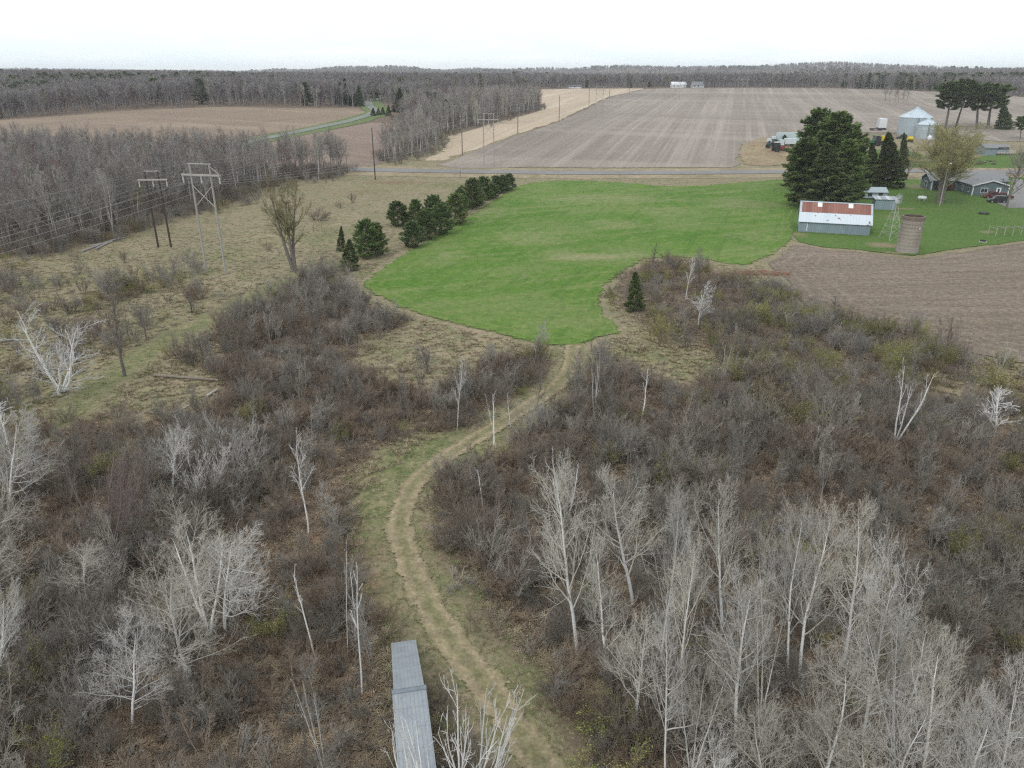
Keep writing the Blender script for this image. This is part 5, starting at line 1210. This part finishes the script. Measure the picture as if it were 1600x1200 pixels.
# vehicles
def car(name, label, cat, P, rz, col, L=4.4, W=1.8, hb=.95, hc=1.75, kind='suv', top=None, group=None):
    s = frame(name, label, cat, P, rz, group); mt = simple('paint_'+name+cat.replace(' ', '_'), col, .3, var=.05, spec=.5)
    x0, x1 = -L/2, L/2
    body = [(x0, .35), (x0, hb*.92), (x0+.12, hb), (x1-1.15, hb), (x1-.15, hb*.88), (x1, hb*.7), (x1, .35)]
    MB().prism(body, 'y', -W/2, W/2).build('body', mt, s)
    if kind == 'pickup': cab = [(x0+L*.36, hb), (x0+L*.38, hc), (x0+L*.62, hc), (x0+L*.72, hb)]
    else: cab = [(x0+.08, hb), (x0+.22, hc-.03), (x0+.35, hc), (x0+L*.62, hc), (x0+L*.74, hb)]
    MB().prism(cab, 'y', -W/2+.10, W/2-.10).build('cabin', top or mt, s)
    g = [(cab[0][0]+.12, hb+.06), (cab[1][0]+.12, hc-.14), (cab[-2][0]-.04, hc-.14), (cab[-1][0]-.14, hb+.06)]
    MB().prism(g, 'y', -W/2+.085, -W/2+.0995).prism(g, 'y', W/2-.0995, W/2-.085).build('side_window', M_glass, s)
    a, b = cab[-2], cab[-1]; MB().poly([(a[0]+.02, -W/2+.2, a[1]-.08), (b[0]-.03, -W/2+.2, b[1]+.08), (b[0]-.03, W/2-.2, b[1]+.08), (a[0]+.02, W/2-.2, a[1]-.08)]).build('windscreen', M_glass, s)
    if kind == 'pickup': MB().box(x0+.12, x0+L*.35, -W/2+.12, W/2-.12, hb-.02, hb+.012).build('bed', M_dark, s)
    for xa in (x0+L*.18, x1-L*.19):
        for ya in (-W/2, W/2-.22):
            wh = MB().tube((xa, ya-.01, .36), (xa, ya+.23, .36), .36, .36, 18).build('wheel', M_rub, s); MB().tube((xa, ya-.02, .36), (xa, ya+.24, .36), .19, .19, 12).build('rim', M_steel, wh)
    for ya in (-W/2+.12, W/2-.42): MB().box(x1-.06, x1+.02, ya, ya+.3, hb*.62, hb*.8).build('headlight', M_trim, s)
    return s
car('parked_car', 'black off road car parked in front of the house beside the driveway', 'car', G(1557, 316.5), rad(168), (.02, .022, .025), L=4.6, hb=1.05, hc=1.85)
car('pickup_truck', 'red pickup truck parked behind the black car at the house', 'pickup truck', G(1550, 309.5), rad(172), (.12, .018, .016), L=4.9, kind='pickup')
car('pickup_truck', 'silver grey pickup truck between the red pickup and the house corner', 'pickup truck', G(1566, 311), rad(172), (.42, .44, .45), L=5.0, kind='pickup')
def truckbox(name, label, cat, P, rz, L, W, Hh, col, cab=None, z0=1.1):
    s = frame(name, label, cat, P, rz); MB().box(0, L, -W/2, W/2, z0, Hh).build('cargo_box', col, s)
    MB().box(-.02, 0-.005, -W/2+.1, W/2-.1, z0+.1, Hh-.1).build('rear_door', M_white, s)
    MB().box(.2, L-.1, -.5, .5, z0-.25, z0-.01).build('chassis', M_dark, s)
    for xa in ([1.2, 2.3] if L > 7 else [1.2])+([L-1.5] if cab is None else []):
        for ya in (-W/2, W/2-.5): MB().tube((xa, ya, .5), (xa, ya+.5, .5), .5, .5, 16).build('wheel', M_rub, s)
    if cab is not None:
        MB().prism([(L+.3, .6), (L+.3, 2.7), (L+1.9, 2.8), (L+2.4, 1.9), (L+3.6, 1.7), (L+3.7, .6)], 'y', -W/2+.1, W/2-.1).build('cab', cab, s)
        MB().prism([(L+1.95, 2.65), (L+2.38, 1.95), (L+2.42, 1.95), (L+1.99, 2.65)], 'y', -W/2+.25, W/2-.25).build('windscreen', M_glass, s)
        for ya in (-W/2, W/2-.4): MB().tube((L+3.0, ya, .5), (L+3.0, ya+.4, .5), .5, .5, 16).build('wheel', M_rub, s)
    return s
M_trw = simple('trailer_white', (.50, .55, .58), .5, var=.08); M_trg = simple('trailer_side', (.42, .52, .54), .5, var=.1)
truckbox('semi_truck', 'white and pale blue semi truck parked behind the round evergreen across the road', 'truck', G(1252, 224), rad(176), 10.5, 2.5, 4.2, M_trg, M_trw)
truckbox('box_truck', 'white box truck partly behind the tallest white pine', 'truck', G(1242, 229), rad(178), 4.5, 2.3, 3.2, M_trw, M_trw)
truckbox('cargo_trailer', 'tall white cargo trailer standing alone at the edge of the far field', 'trailer', G(1378, 203.5), rad(72), 9, 3.6, 5.4, M_trw)
P = G(1368, 204); s = frame('flatbed_wagon', 'dark flat wagon left of the tall white cargo trailer', 'wagon', P, rad(5)); MB().box(-3, 3, -1.2, 1.2, .8, 1.1).build('deck', M_dark, s)
for xa in (-2, 2): MB().tube((xa, -1.2, .4), (xa, -.9, .4), .4, .4, 12).tube((xa, .9, .4), (xa, 1.2, .4), .4, .4, 12).build('wheel', M_rub, s)
def tractor(label, P, rz, col, cabm, sc=1.0, name='tractor', cat='tractor'):
    s = frame(name, label, cat, P, rz); s.scale = (sc, sc, sc)
    MB().prism([(-.3, .9), (-.3, 1.7), (1.9, 1.55), (2.1, 1.3), (2.1, .8)], 'y', -.45, .45).build('bonnet', col, s)
    MB().prism([(-1.5, 1.2), (-1.4, 2.7), (-.1, 2.75), (0.1, 1.6), (-.2, 1.0)], 'y', -.7, .7).build('cab', M_glass, s); MB().box(-1.6, .15, -.8, .8, 2.76, 2.9).build('cab_roof', cabm, s)
    for ya in (-1.05, .6): MB().tube((-1.1, ya, .85), (-1.1, ya+.45, .85), .85, .85, 18).build('rear_wheel', M_rub, s); MB().tube((1.5, ya+.05, .5), (1.5, ya+.35, .5), .5, .5, 14).build('front_wheel', M_rub, s)
    return s
c_red = simple('tractor_red', (.26, .03, .03), .45, var=.1); c_grn = simple('tractor_green', (.03, .12, .05), .45, var=.1); c_yel = simple('machine_yellow', (.55, .43, .03), .45, var=.1)
tractor('red tractor with white cab roof on the grassy bank across the road', G(1216, 237), rad(20), c_red, M_white, 1.3)
tractor('dark green tractor behind the red one on the grassy bank', G(1206, 231), rad(190), simple('dark_green', (.03, .06, .045), .5), c_grn, 1.2)
tractor('green tractor between the white pines and the dark spruce', G(1364, 228), rad(200), c_grn, c_grn, 1.5)
P = G(1379, 226); s = frame('combine_harvester', 'yellow combine harvester behind the dark spruce', 'combine', P, rad(175))
MB().prism([(-2.6, 1.2), (-2.6, 3.2), (-1.8, 3.7), (1.2, 3.7), (1.4, 1.2)], 'y', -1.5, 1.5).build('body', c_yel, s); MB().prism([(1.4, 1.6), (1.4, 3.5), (2.6, 3.5), (2.9, 1.6)], 'y', -.9, .9).build('cab', M_glass, s)
MB().prism([(2.6, .3), (3.0, 1.3), (4.0, .9), (4.2, .3)], 'y', -2.6, 2.6).build('header', c_grn, s)
for ya in (-1.8, 1.2): MB().tube((1, ya, .9), (1, ya+.6, .9), .9, .9, 18).build('front_wheel', M_rub, s); MB().tube((-2, ya+.1, .55), (-2, ya+.5, .55), .55, .55, 14).build('rear_wheel', M_rub, s)
car('parked_van', 'white van left of the green tractor across the road', 'van', G(1350, 222.5), rad(10), (.6, .62, .63), L=5.2, hb=1.2, hc=2.2)
car('parked_car', 'small white car beside the white van across the road', 'car', G(1358, 225), rad(200), (.6, .62, .63), L=4.4)
car('parked_car', 'white car in front of the grain bins', 'car', G(1408, 217), rad(170), (.58, .6, .6), L=4.6, hb=1.1, hc=2.0)
# yellow tank wagon and pale bins in the yard
P = G(1421, 222); s = frame('sprayer', 'small machine with a yellow tank in front of the grain bins', 'sprayer', P, 0); MB().tube((-1.1, 0, 1.6), (1.1, 0, 1.6), .8, .8, 16).build('tank', c_yel, s); MB().box(-1.4, 1.4, -.7, .7, .5, .8).build('frame', M_dark, s)
for xa in (-.9, .9): MB().tube((xa, -.8, .45), (xa, -.55, .45), .45, .45, 12).tube((xa, .55, .45), (xa, .8, .45), .45, .45, 12).build('wheel', M_rub, s)
P = G(1451, 223); s = frame('feed_bin', 'round white feed bin between the sprayer and the flat trailer', 'bin', P, 0); MB().lathe([(.3, .8), (.9, 1.5), (.9, 2.6), (.2, 3.2), (.01, 3.2)], 16).build('hopper', M_white, s, True)
m = MB()
for k in range(4): t = k*math.pi/2; m.tube((.8*math.cos(t), .8*math.sin(t), 0), (.8*math.cos(t), .8*math.sin(t), 1.6), .05, .05, 5)
m.build('leg', M_steel, s)
# grain bins
M_bin = ribbed('bin_metal', (.42, .49, .53), (.37, .44, .48), .5, 'Z', amp=.12, metal=.35, rough=.4); M_binr = simple('bin_roof_metal', (.48, .56, .62), .4, metal=.35, var=.15, scale=.5)
def gbin(label, u, v, R, eave, peak, ribs=24):
    P = G(u, v); P.y += R; P.z = float(H(P.x, P.y)); s = frame('grain_bin', label, 'grain bin', P, 0)
    MB().lathe([(R, -.3), (R, eave)], 48).build('wall', M_bin, s, True)
    r = MB().lathe([(R+.2, eave-.08), (R+.2, eave), (.9, peak), (.9, peak+.35), (.05, peak+.6)], 48).build('roof', M_binr, s)
    m = MB()
    for k in range(ribs): t = k*math.tau/ribs; m.tube((R*math.cos(t), R*math.sin(t), eave+.08), (.9*math.cos(t), .9*math.sin(t), peak+.08), .07, .05, 4)
    m.build('roof_rib', M_galv, r)
    m = MB()
    for k in (0.0, .35): t = rad(-110)+k*.25; m.box(R*math.cos(t)-.04, R*math.cos(t)+.04, R*math.sin(t)-.25, R*math.sin(t)-.15, 0, eave)
    for k in range(int(eave/.6)): t = rad(-108); m.box(R*math.cos(t)-.35, R*math.cos(t)+.3, R*math.sin(t)-.27, R*math.sin(t)-.2, .4+k*.6, .46+k*.6)
    m.build('ladder', simple('bin_ladder', (.15, .13, .14), .6), s)
    MB().box(-.6, .6, -R-.08, -R+.3, .3, 2.4).build('door', M_galvd, s)
    return s
gb_P = G(1438, 213); gz = atY(1438, 184, gb_P.y+8).z-gb_P.z; gp = atY(1436, 170, gb_P.y+8).z-gb_P.z
gbin('large round metal grain bin with a conical roof beyond the big willow', 1438, 213, 7.4, gz, gp)
gb_P = G(1453, 218); gz = atY(1453, 195, gb_P.y+4.5).z-gb_P.z; gp = atY(1453, 187, gb_P.y+4.5).z-gb_P.z
gbin('smaller round metal grain bin standing in front of the large one', 1453, 218, 4.6, gz, gp, 16)
# low building across the road
P = G(1538, 243); s = frame('low_house', 'low blue grey building with a white railed porch across the road', 'house', P, rad(2)); k_ = (P.y*1.03)/F
MB().prism([(0, 0), (0, 3), (3.5, 4.2), (7, 3), (7, 0)], 'x', 0, 4.5).build('wall', simple('low_wall', (.19, .24, .27), .7, var=.1), s)
gable(0, 4.5, 0, 7, 3.05, 4.35, 'x', '').build('roof', M_roof, s)
MB().box(4.55, 13, 1, 7, .3, .55).build('porch_deck', M_wood, s)
m = MB()
for k in range(7): m.tube((4.9+k*1.3, 1.05, .55), (4.9+k*1.3, 1.05, 1.7), .06, .06, 5)
m.box(4.7, 12.9, 1.0, 1.12, 1.55, 1.75).box(4.7, 12.9, 1.0, 1.12, 1.0, 1.12); m.build('railing', M_white, s)
MB().box(6, 13, 5, 8, .55, 3.0).build('rear_wall', MATS['low_wall'], s); slab((5.4, 3.6, 2.9), (13.5, 3.6, 2.9), (13.5, 8.3, 3.6), (5.4, 8.3, 3.6), .15).build('porch_roof', M_roof, s)
# far buildings on the ridge
def far_house(name, label, u0, u1, vb, vt, ve, wallm, roofm, depth=9, along='x', cat='house'):
    P = G((u0+u1)/2, vb); Y = P.y; x0 = atY(u0, vb, Y).x; x1 = atY(u1, vb, Y).x; e = atY(u0, ve, Y).z-P.z; a_ = max(e+.8, atY(u0, vt, Y).z-P.z)
    s = frame(name, label, cat, Vector((x0, Y, P.z-.3)), 0); L = x1-x0
    MB().prism([(0, 0), (0, e), (depth/2, a_), (depth, e), (depth, 0)], 'x', 0, L).build('wall', wallm, s); gable(0, L, 0, depth, e+.08, a_+.1, 'x', '').build('roof', roofm, s)
    for k in range(max(2, int(L/5))): f = MB().box(1.5+k*4, 2.7+k*4, -.05, -.01, 1.2, 2.4).build('window', M_glass, s)
    return s
far_house('barn', 'long white barn on the far ridge', 1050, 1072, 137.2, 127.5, 131.5, M_white, simple('white_roof', (.62, .66, .68), .5, var=.06), 10, cat='barn')
far_house('ridge_house', 'grey house with pale gable right of the long white barn on the ridge', 1082, 1100, 137.2, 127, 132, simple('pale_wall', (.42, .45, .46), .6), M_roof, 9)
far_house('ridge_house', 'small low farmhouse on the ridge left of the long white barn', 889, 908, 138.0, 132, 134.5, M_white, simple('dark_roof', (.10, .10, .11), .8), 9)

# metal roofed trailer at the bottom
m, nt = nt_new('worn_sheet_metal'); h = N(nt); tc = h.n('ShaderNodeTexCoord').outputs['Object']
c = h.mix(h.mr(h.noise(tc, .8, 6, .7), .35, .65), (.29, .325, .35), (.22, .245, .265)); c = h.mix(h.mr(h.noise(h.mapping(tc, (2, 2, 1)), 4, 5, .7), .5, .7, 0, .5), c, (.33, .36, .39))
sp_ = h.n('ShaderNodeSeparateXYZ'); h.l(tc, sp_.inputs[0]); fr = h.math('FRACT', h.math('DIVIDE', sp_.outputs['X'], .20)); rb = h.mr(h.math('ABSOLUTE', h.math('SUBTRACT', fr, .5)), .3, .5)
fr2 = h.math('FRACT', h.math('DIVIDE', sp_.outputs['Y'], 1.25)); rb2 = h.mr(h.math('ABSOLUTE', h.math('SUBTRACT', fr2, .5)), .485, .5)
c = h.mix(h.math('MULTIPLY', rb, .12), c, (.12, .14, .16)); c = h.mix(h.math('MULTIPLY', rb2, .5), c, (.10, .11, .12)); c = h.mix(h.mr(h.noise(h.mapping(tc, (3, .8, 1)), 1.1, 4, .6), .68, .73, 0, .8), c, (.14, .075, .05))
c = h.mix(h.mr(h.noise(tc, 6, 3, .7), .68, .74, 0, .7), c, (.06, .05, .04))
finish(h, c, .6, .2, h.math('ADD', rb, rb2), .5, .02); M_sheet = m
ZR = 2.9; a0, a1 = atZ(613.5, 1078, ZR), atZ(664.5, 1074, ZR); b0, b1 = atZ(625, 1200, ZR), atZ(678, 1200, ZR); f0, f1 = atZ(603, 1015.5, .75), atZ(643, 1010.5, .75)
ax = ((a1-a0).normalized()); rz = math.atan2(ax.y, ax.x); wdt = ((a1-a0).length+(b1-b0).length)/2; O = a0.copy(); O.z = 0
dirb = ((b0+b1)/2-(a0+a1)/2).normalized(); rz = math.atan2(-dirb.x*-1, -dirb.y*-1)*0+math.atan2(dirb.x, -dirb.y)
O = (a0+a1)/2; O.z = float(H(O.x, O.y))
s = frame('metal_trailer', 'long narrow trailer with a worn grey sheet metal roof in the bottom brush', 'trailer', O, rz)
hw_ = wdt/2; Lb = 9.0; Lf = ((f0+f1)/2-(a0+a1)/2).length
MB().box(-hw_, hw_, -Lb, 0, .4, ZR-.06).build('wall', M_galvd, s)
m = MB().box(-hw_-.06, hw_+.06, -Lb-.1, -.0, ZR-.05, ZR)
for k in range(9):
    x = -hw_+.02+k*(2*hw_-.04)/8; m.box(x-.012, x+.012, -Lb-.08, -.02, ZR+.0005, ZR+.008)
m.build('roof', M_sheet, s)
MB().box(-hw_-.08, hw_+.08, -.22, .02, ZR+.012, ZR+.03).box(-hw_-.07, hw_+.07, .024, .06, ZR-.3, ZR+.04).build('roof_lip', simple('lip_metal', (.17, .20, .23), .6, metal=.2, var=.2), s)
e0 = hw_-.01; sl0 = [(-e0, .03, ZR-.05), (e0, .03, ZR-.05), (e0*.92, Lf, .85), (-e0*.92, Lf, .85)]
slab(*sl0, .06).build('sloping_front', M_sheet, s)
mm = MB(); o0 = 0
mm.poly([(-e0, .03, .4), (-e0, .03, ZR-.12), (-e0*.92, Lf, .78), (-e0*.92, Lf, .3)]).poly([(e0, .03, .4), (e0*.92, Lf, .3), (e0*.92, Lf, .78), (e0, .03, ZR-.12)]).poly([(-e0*.92, Lf, .3), (-e0*.92, Lf, .78), (e0*.92, Lf, .78), (e0*.92, Lf, .3)]); mm.build('front_skirt', M_galvd, s)
for xa in (-hw_, hw_-.2):
    for ya in (-5.5, -6.6): MB().tube((xa, ya, .4), (xa+.2, ya, .4), .4, .4, 16).build('wheel', M_rub, s)

# yard things
P = G(1468, 322.5); hz = atY(1482, 256.5, P.y); s = frame('yard_light', 'pale leaning yard light pole in front of the big willow', 'lamp post', P, 0)
tp = hz-P; MB().tube((0, 0, -.1), tp, .11, .08, 8).build('pole', simple('pale_pole', (.36, .34, .31), .85), s); MB().tube(tp, tp+Vector((.0, -.9, .25)), .04, .04, 6).tube(tp+Vector((0, -.9, .25)), tp+Vector((0, -1.3, .2)), .2, .12, 10).build('lamp_head', M_white, s)
P = G(889, 283); tz = atY(889.5, 240, P.y).z-P.z; s = frame('marker_pole', 'thin pale pole at the road edge of the green field', 'pole', P, 0); MB().tube((0, 0, 0), (0, 0, tz), .07, .05, 6).build('pole', simple('pale_post', (.42, .38, .32), .8), s); MB().box(-.35, .35, -.05, .05, tz-.25, tz-.12).build('crossbar', MATS['pale_post'], s)
P = G(1537, 334.5); s = frame('trampoline', 'low round dark trampoline on the lawn below the cars', 'trampoline', P, 0)
MB().lathe([(1.25, .25), (1.3, .33), (1.1, .34), (1.1, .28)], 28).build('rim', M_dark, s); MB().lathe([(1.1, .3), (.01, .27)], 28).build('mat', simple('mat_black', (.04, .045, .05), .8), s)
mm = MB()
for k in range(6): t = k*math.tau/6; mm.tube((1.2*math.cos(t), 1.2*math.sin(t), 0), (1.2*math.cos(t), 1.2*math.sin(t), .28), .03, .03, 5)
mm.build('leg', M_steel, s)
P = G(1535.5, 378); s = frame('fire_pit', 'small white rimmed fire pit on the lawn near the tilled field', 'fire pit', P, 0); MB().lathe([(.5, 0), (.6, .35), (.5, .38), (.42, .1), (.01, .08)], 18).build('bowl', M_dark, s); MB().lathe([(.7, .0), (.72, .12), (.62, .13)], 18).build('stone_ring', M_white, s)
P = G(1575, 369); s = frame('grape_trellis', 'row of weathered posts and wires with dry vines on the lawn at the right', 'trellis', P, rad(8))
mm = MB(); vm_ = MB()
for k in range(5): mm.tube((-3+k*2.0, 0, -.1), (-3+k*2.0, 0, 1.75), .07, .06, 6).tube((-3+k*2.0, 2.2, -.1), (-3+k*2.0, 2.2, 1.75), .07, .06, 6).tube((-3+k*2.0, 0, 1.7), (-3+k*2.0, 2.2, 1.7), .05, .05, 5)
mm.build('post', simple('trellis_post', (.36, .34, .31), .85), s)
r3 = random.Random(4)
for k in range(150):
    a = Vector((r3.uniform(-3, 5), r3.choice((0, 2.2))+r3.gauss(0, .2), r3.uniform(1.2, 1.8))); vm_.tube(a, a+Vector((r3.gauss(0, .5), r3.gauss(0, .2), r3.gauss(-.25, .3))), .012, .008, 3, False)
vm_.tube((-3, 0, 1.6), (5, 0, 1.6), .012, .012, 4).tube((-3, 2.2, 1.6), (5, 2.2, 1.6), .012, .012, 4).build('vine', b_grey, s)
def log(name, label, u0, v0, u1, v1, r, mat, cat='log', group=None):
    a, b = G(u0, v0), G(u1, v1); o = MB().tube(a+Vector((0, 0, r*.8)), b+Vector((0, 0, r*.8)), r, r*.6, 8).build(name, mat); tag(o, label, cat, group); return o
log('fallen_log', 'short pale log lying in the left meadow', 323, 621, 340, 610, .17, simple('pale_log', (.42, .40, .36), .9))
log('fallen_log', 'long dark fallen trunk beside the dark narrow tree', 242, 588, 342, 596, .2, M_wood)
log('fallen_log', 'thin pale branch lying left of the short pale log', 273, 645, 298, 633, .07, MATS['pale_log'])
P = G(163, 382)
for k, (u0, v0, u1, v1, lab) in enumerate([(128, 394, 190, 371, 'longest grey trunk of the log pile by the left forest'), (150, 390, 198, 366, 'rear grey trunk of the log pile by the left forest'), (140, 386, 176, 379, 'front grey trunk of the log pile by the left forest'), (172, 378, 196, 372, 'short trunk at the right end of the log pile by the left forest')]):
    log('grey_log', lab, u0, v0, u1, v1, .22, simple('grey_log', (.26, .245, .23), .9), group='log pile by the left forest')
for (u, v, hh, lab) in ((490, 361, 1.3, 'grey post, left one of the two in the meadow below the willow'), (503, 358, 1.3, 'grey post, right one of the two in the meadow below the willow'), (300, 489, 1.6, 'thin dark post beside the little tree in the left meadow'), (719, 276, 1.4, 'dark mailbox post at the road edge above the pine row')):
    P = G(u, v); o = MB().tube((0, 0, -.1), (0.04, 0, hh), .09, .08, 7).box(-.16, .16, -.12, .25, hh, hh+.28 if 'mailbox' in lab else hh+.04).build('wooden_post' if 'mail' not in lab else 'mailbox', M_dark if 'dark' in lab else M_wood); o.location = P; tag(o, lab, 'mailbox' if 'mail' in lab else 'post')
r3 = random.Random(8)
P = G(1536, 257); s = frame('scrap_pile', 'dark pile of scrap wood and parts on the grass across the road', 'scrap pile', P, 0)
for nm, mt in (('plank', M_wood), ('scrap_metal', M_dark)):
    mm = MB()
    for k in range(16): a = Vector((r3.uniform(-3.5, 3.5), r3.uniform(-1, 1), r3.uniform(.1, 1.2))); mm.tube(a, a+Vector((r3.uniform(-1.6, 1.6), r3.uniform(-.6, .6), r3.uniform(-.1, .5))), .14, .12, 5)
    mm.build(nm, mt, s)
P = G(1180, 428); s = frame('debris_heap', 'low rusty heap of dead brush and soil where the green field meets the tilled field', 'heap', P, 0)
mm = MB()
for k in range(240):
    a = Vector((r3.gauss(0, 4.0), r3.gauss(0, 1.0), r3.uniform(0, .5))); mm.tube(a, a+Vector((r3.gauss(0, .9), r3.gauss(0, .5), r3.uniform(0, .35))), .05, .02, 3, False)
mm.build('dead_twig_mass', b_rust, s)['kind'] = 'stuff'
mm = MB()
for k in range(12):
    c_ = (r3.gauss(0, 3.4), r3.gauss(0, .8)); rr_ = r3.uniform(.5, 1.1); mm.lathe([(rr_, -.05), (rr_*.8, rr_*.3), (rr_*.35, rr_*.45), (.01, rr_*.47)], 9, c_)
mm.build('soil_mound', simple('rusty_soil', (.15, .07, .045), .95, var=.3), s, True)
mm = MB(); P = G(1205, 455); s = frame('brush_heap', 'grey heap of dead branches beside the tip of the tilled field', 'heap', P, 0)
for k in range(260):
    a = Vector((r3.gauss(0, 3.0), r3.gauss(0, 1.2), r3.uniform(0, .7))); mm.tube(a, a+Vector((r3.gauss(0, 1.1), r3.gauss(0, .5), r3.uniform(-.1, .4))), .035, .015, 3, False)
mm.build('dead_branch_mass', b_brushg, s)['kind'] = 'stuff'

# ------------------------------------------------------------------ power lines
def hframe(label, b0, b1, vt, varm, armw, pole, arm, spread=None, brace=True, group='timber H frame pylons'):
    P = (b0+b1)/2; P.z = (b0.z+b1.z)/2; d = b1-b0; d.z = 0; sp2 = (spread or d.length)/2; ax_ = d.normalized(); rz = math.atan2(ax_.y, ax_.x)
    ht = vt; ha = varm; s = frame('power_pylon', label, 'pylon', P, rz, group)
    for q in (-1, 1): MB().tube((q*sp2, 0, -.2), (q*sp2*.97, 0, ht), .20, .14, 10).build('pole', pole, s)
    MB().box(-armw/2, armw/2, -.24, -.17, ha-.13, ha+.13).box(-armw/2, armw/2, .17, .24, ha-.13, ha+.13).build('crossarm', arm, s)
    MB().box(-sp2*1.15, sp2*1.15, -.08, .08, ht-.02, ht+.12).build('top_beam', arm, s)
    if brace:
        m = MB(); zb, zt = ha-5.2, ha-1.6
        m.tube((-sp2, -.12, zt), (sp2, -.12, zb), .07, .07, 5).tube((sp2, .12, zt), (-sp2, .12, zb), .07, .07, 5); m.build('cross_brace', arm, s)
        MB().tube((sp2, 0, ht-.3), (armw/2-.1, 0, ha+.1), .06, .06, 5).tube((-sp2, 0, ha+1.4), (-armw/2+.1, 0, ha+.1), .03, .03, 4).build('arm_stay', arm, s)
    pts = []
    for q in (-1, 0, 1):
        x = q*(armw/2-.15); m = MB(); 
        for k in range(6): m.tube((x, 0, ha-.2-k*.19), (x, 0, ha-.32-k*.19), .07, .15, 8)
        m.tube((x, 0, ha), (x, 0, ha-1.35), .025, .025, 4); m.build('insulator_string', M_ins, s)
        pts.append(P+ax_*x+Vector((0, 0, ha-1.4)))
    pts += [P+ax_*(-sp2)+Vector((0, 0, ht+.15)), P+ax_*(sp2)+Vector((0, 0, ht+.15))]
    return pts
def topz(b, u, v): return atY(u, v, b.y).z-b.z
A0, A1 = G(247.5, 386.5), G(267.5, 386); hA = topz(A0, 227, 268); aA = topz(A0, 231, 281)
B0, B1 = G(323, 426), G(353, 428); hB = topz(B0, 301, 256); aB = topz(B0, 305, 273)
LA = [hframe('black two legged pylon at the left of the meadow', A0, A1, hA, aA, 5.4, M_poled, M_arm, brace=False)]
LB = [hframe('pale grey two legged pylon with cross braces in the meadow', B0, B1, hB, aB, 7.2, M_polew, M_arm)]
C0, C1 = G(756, 259), G(772, 259); LB.append(hframe('pale two legged pylon beyond the road at the edge of the stubble field', C0, C1, topz(C0, 756, 177.5), topz(C0, 756, 187), 7.4, M_polew, M_arm))
for (u0, u1, vb, vt, lab) in ((930, 941, 184, 135, 'two legged pylon standing low in the far field'), (1052, 1061, 157, 130.5, 'two legged pylon in front of the far white barn'), (1158.5, 1166, 143, 120, 'farthest two legged pylon near the top of the far field')):
    q0, q1 = G(u0, vb), G(u1, vb); t_ = topz(q0, u0, vt); LB.append(hframe(lab, q0, q1, t_, t_-2, 7.4, M_polew, M_arm))
LA2 = []
names = ['dark pole at the near side of the road left of the pine row', 'brown pole at the edge of the stubble field left of the pale pylon', 'brown pole third along the stubble field edge', 'brown pole fourth along the stubble field edge', 'brown pole fifth along the stubble field edge', 'brown pole sixth along the stubble field edge', 'small far pole seventh along the field edge', 'small far pole eighth along the field edge']
for i, (u, vb, vt) in enumerate(((586.5, 281, 200), (722.5, 243, 176), (809, 209.5, 158), (873.5, 190, 148.5), (920, 167.5, 135), (952, 153.5, 125), (983, 147, 128), (1006, 141.5, 126))):
    P = G(u, vb); t_ = topz(P, u, vt); s = frame('utility_pole', names[i], 'utility pole', P, math.atan2(-26, 104)+0, 'poles along the stubble field')
    MB().tube((0, 0, -.2), (0, 0, t_), .2+.0*i, .13, 9).build('pole', M_poled if i == 0 else M_poleb, s); pts = []
    for k, (x, dz) in enumerate(((-.75, 1.6), (.75, 3.0), (-.75, 4.4))):
        MB().tube((0, 0, t_-dz), (x, 0, t_-dz+.15), .05, .04, 5).tube((x, 0, t_-dz+.1), (x, 0, t_-dz+.4), .09, .07, 8).build('insulator', M_ins, s); c_ = math.cos(s.rotation_euler.z); s_ = math.sin(s.rotation_euler.z); pts.append(P+Vector((x*c_, x*s_, t_-dz+.4)))
    LA2.append(pts+[P+Vector((0, 0, t_))])
def cable(label, pts, sag, r=.035):
    Q = []
    for a, b in zip(pts[:-1], pts[1:]):
        n = 14; L = (b-a).length
        for k in range(n): t = k/n; p = a.lerp(b, t); Q.append((p.x, p.y, p.z-4*sag*(L/170)**2*t*(1-t)))
    Q.append(tuple(pts[-1])); Q = np.array(Q)[None]; v, f = tubes([(Q, np.full((1, Q.shape[1]), r))], 4)
    o = link('power_cable', npmesh('power_cable', v, [f]), M_wire); tag(o, label, 'power cable', 'cables of the power lines')
dB = Vector((LB[0][1].x-LB[1][1].x, LB[0][1].y-LB[1][1].y, 0)); dA = Vector((LA[0][1].x-LA2[0][0].x, LA[0][1].y-LA2[0][0].y, 0)).normalized()*175
for k, nm in enumerate(('left arm tip', 'arm middle', 'right arm tip', 'left pole top', 'right pole top')):
    cable('cable hung from the %s of the pale braced pylon' % nm, [LB[0][k]+dB]+[q[k] for q in LB], 3.6 if k < 3 else 2.2, .024 if k < 3 else .015)
for k, nm in enumerate(('left arm tip', 'arm middle', 'right arm tip', 'left pole top')):
    cable('cable hung from the %s of the black pylon' % nm, [LA[0][k]+dA, LA[0][k]]+[q[k] for q in LA2], 3.2 if k < 3 else 2.2, .022 if k < 3 else .015)
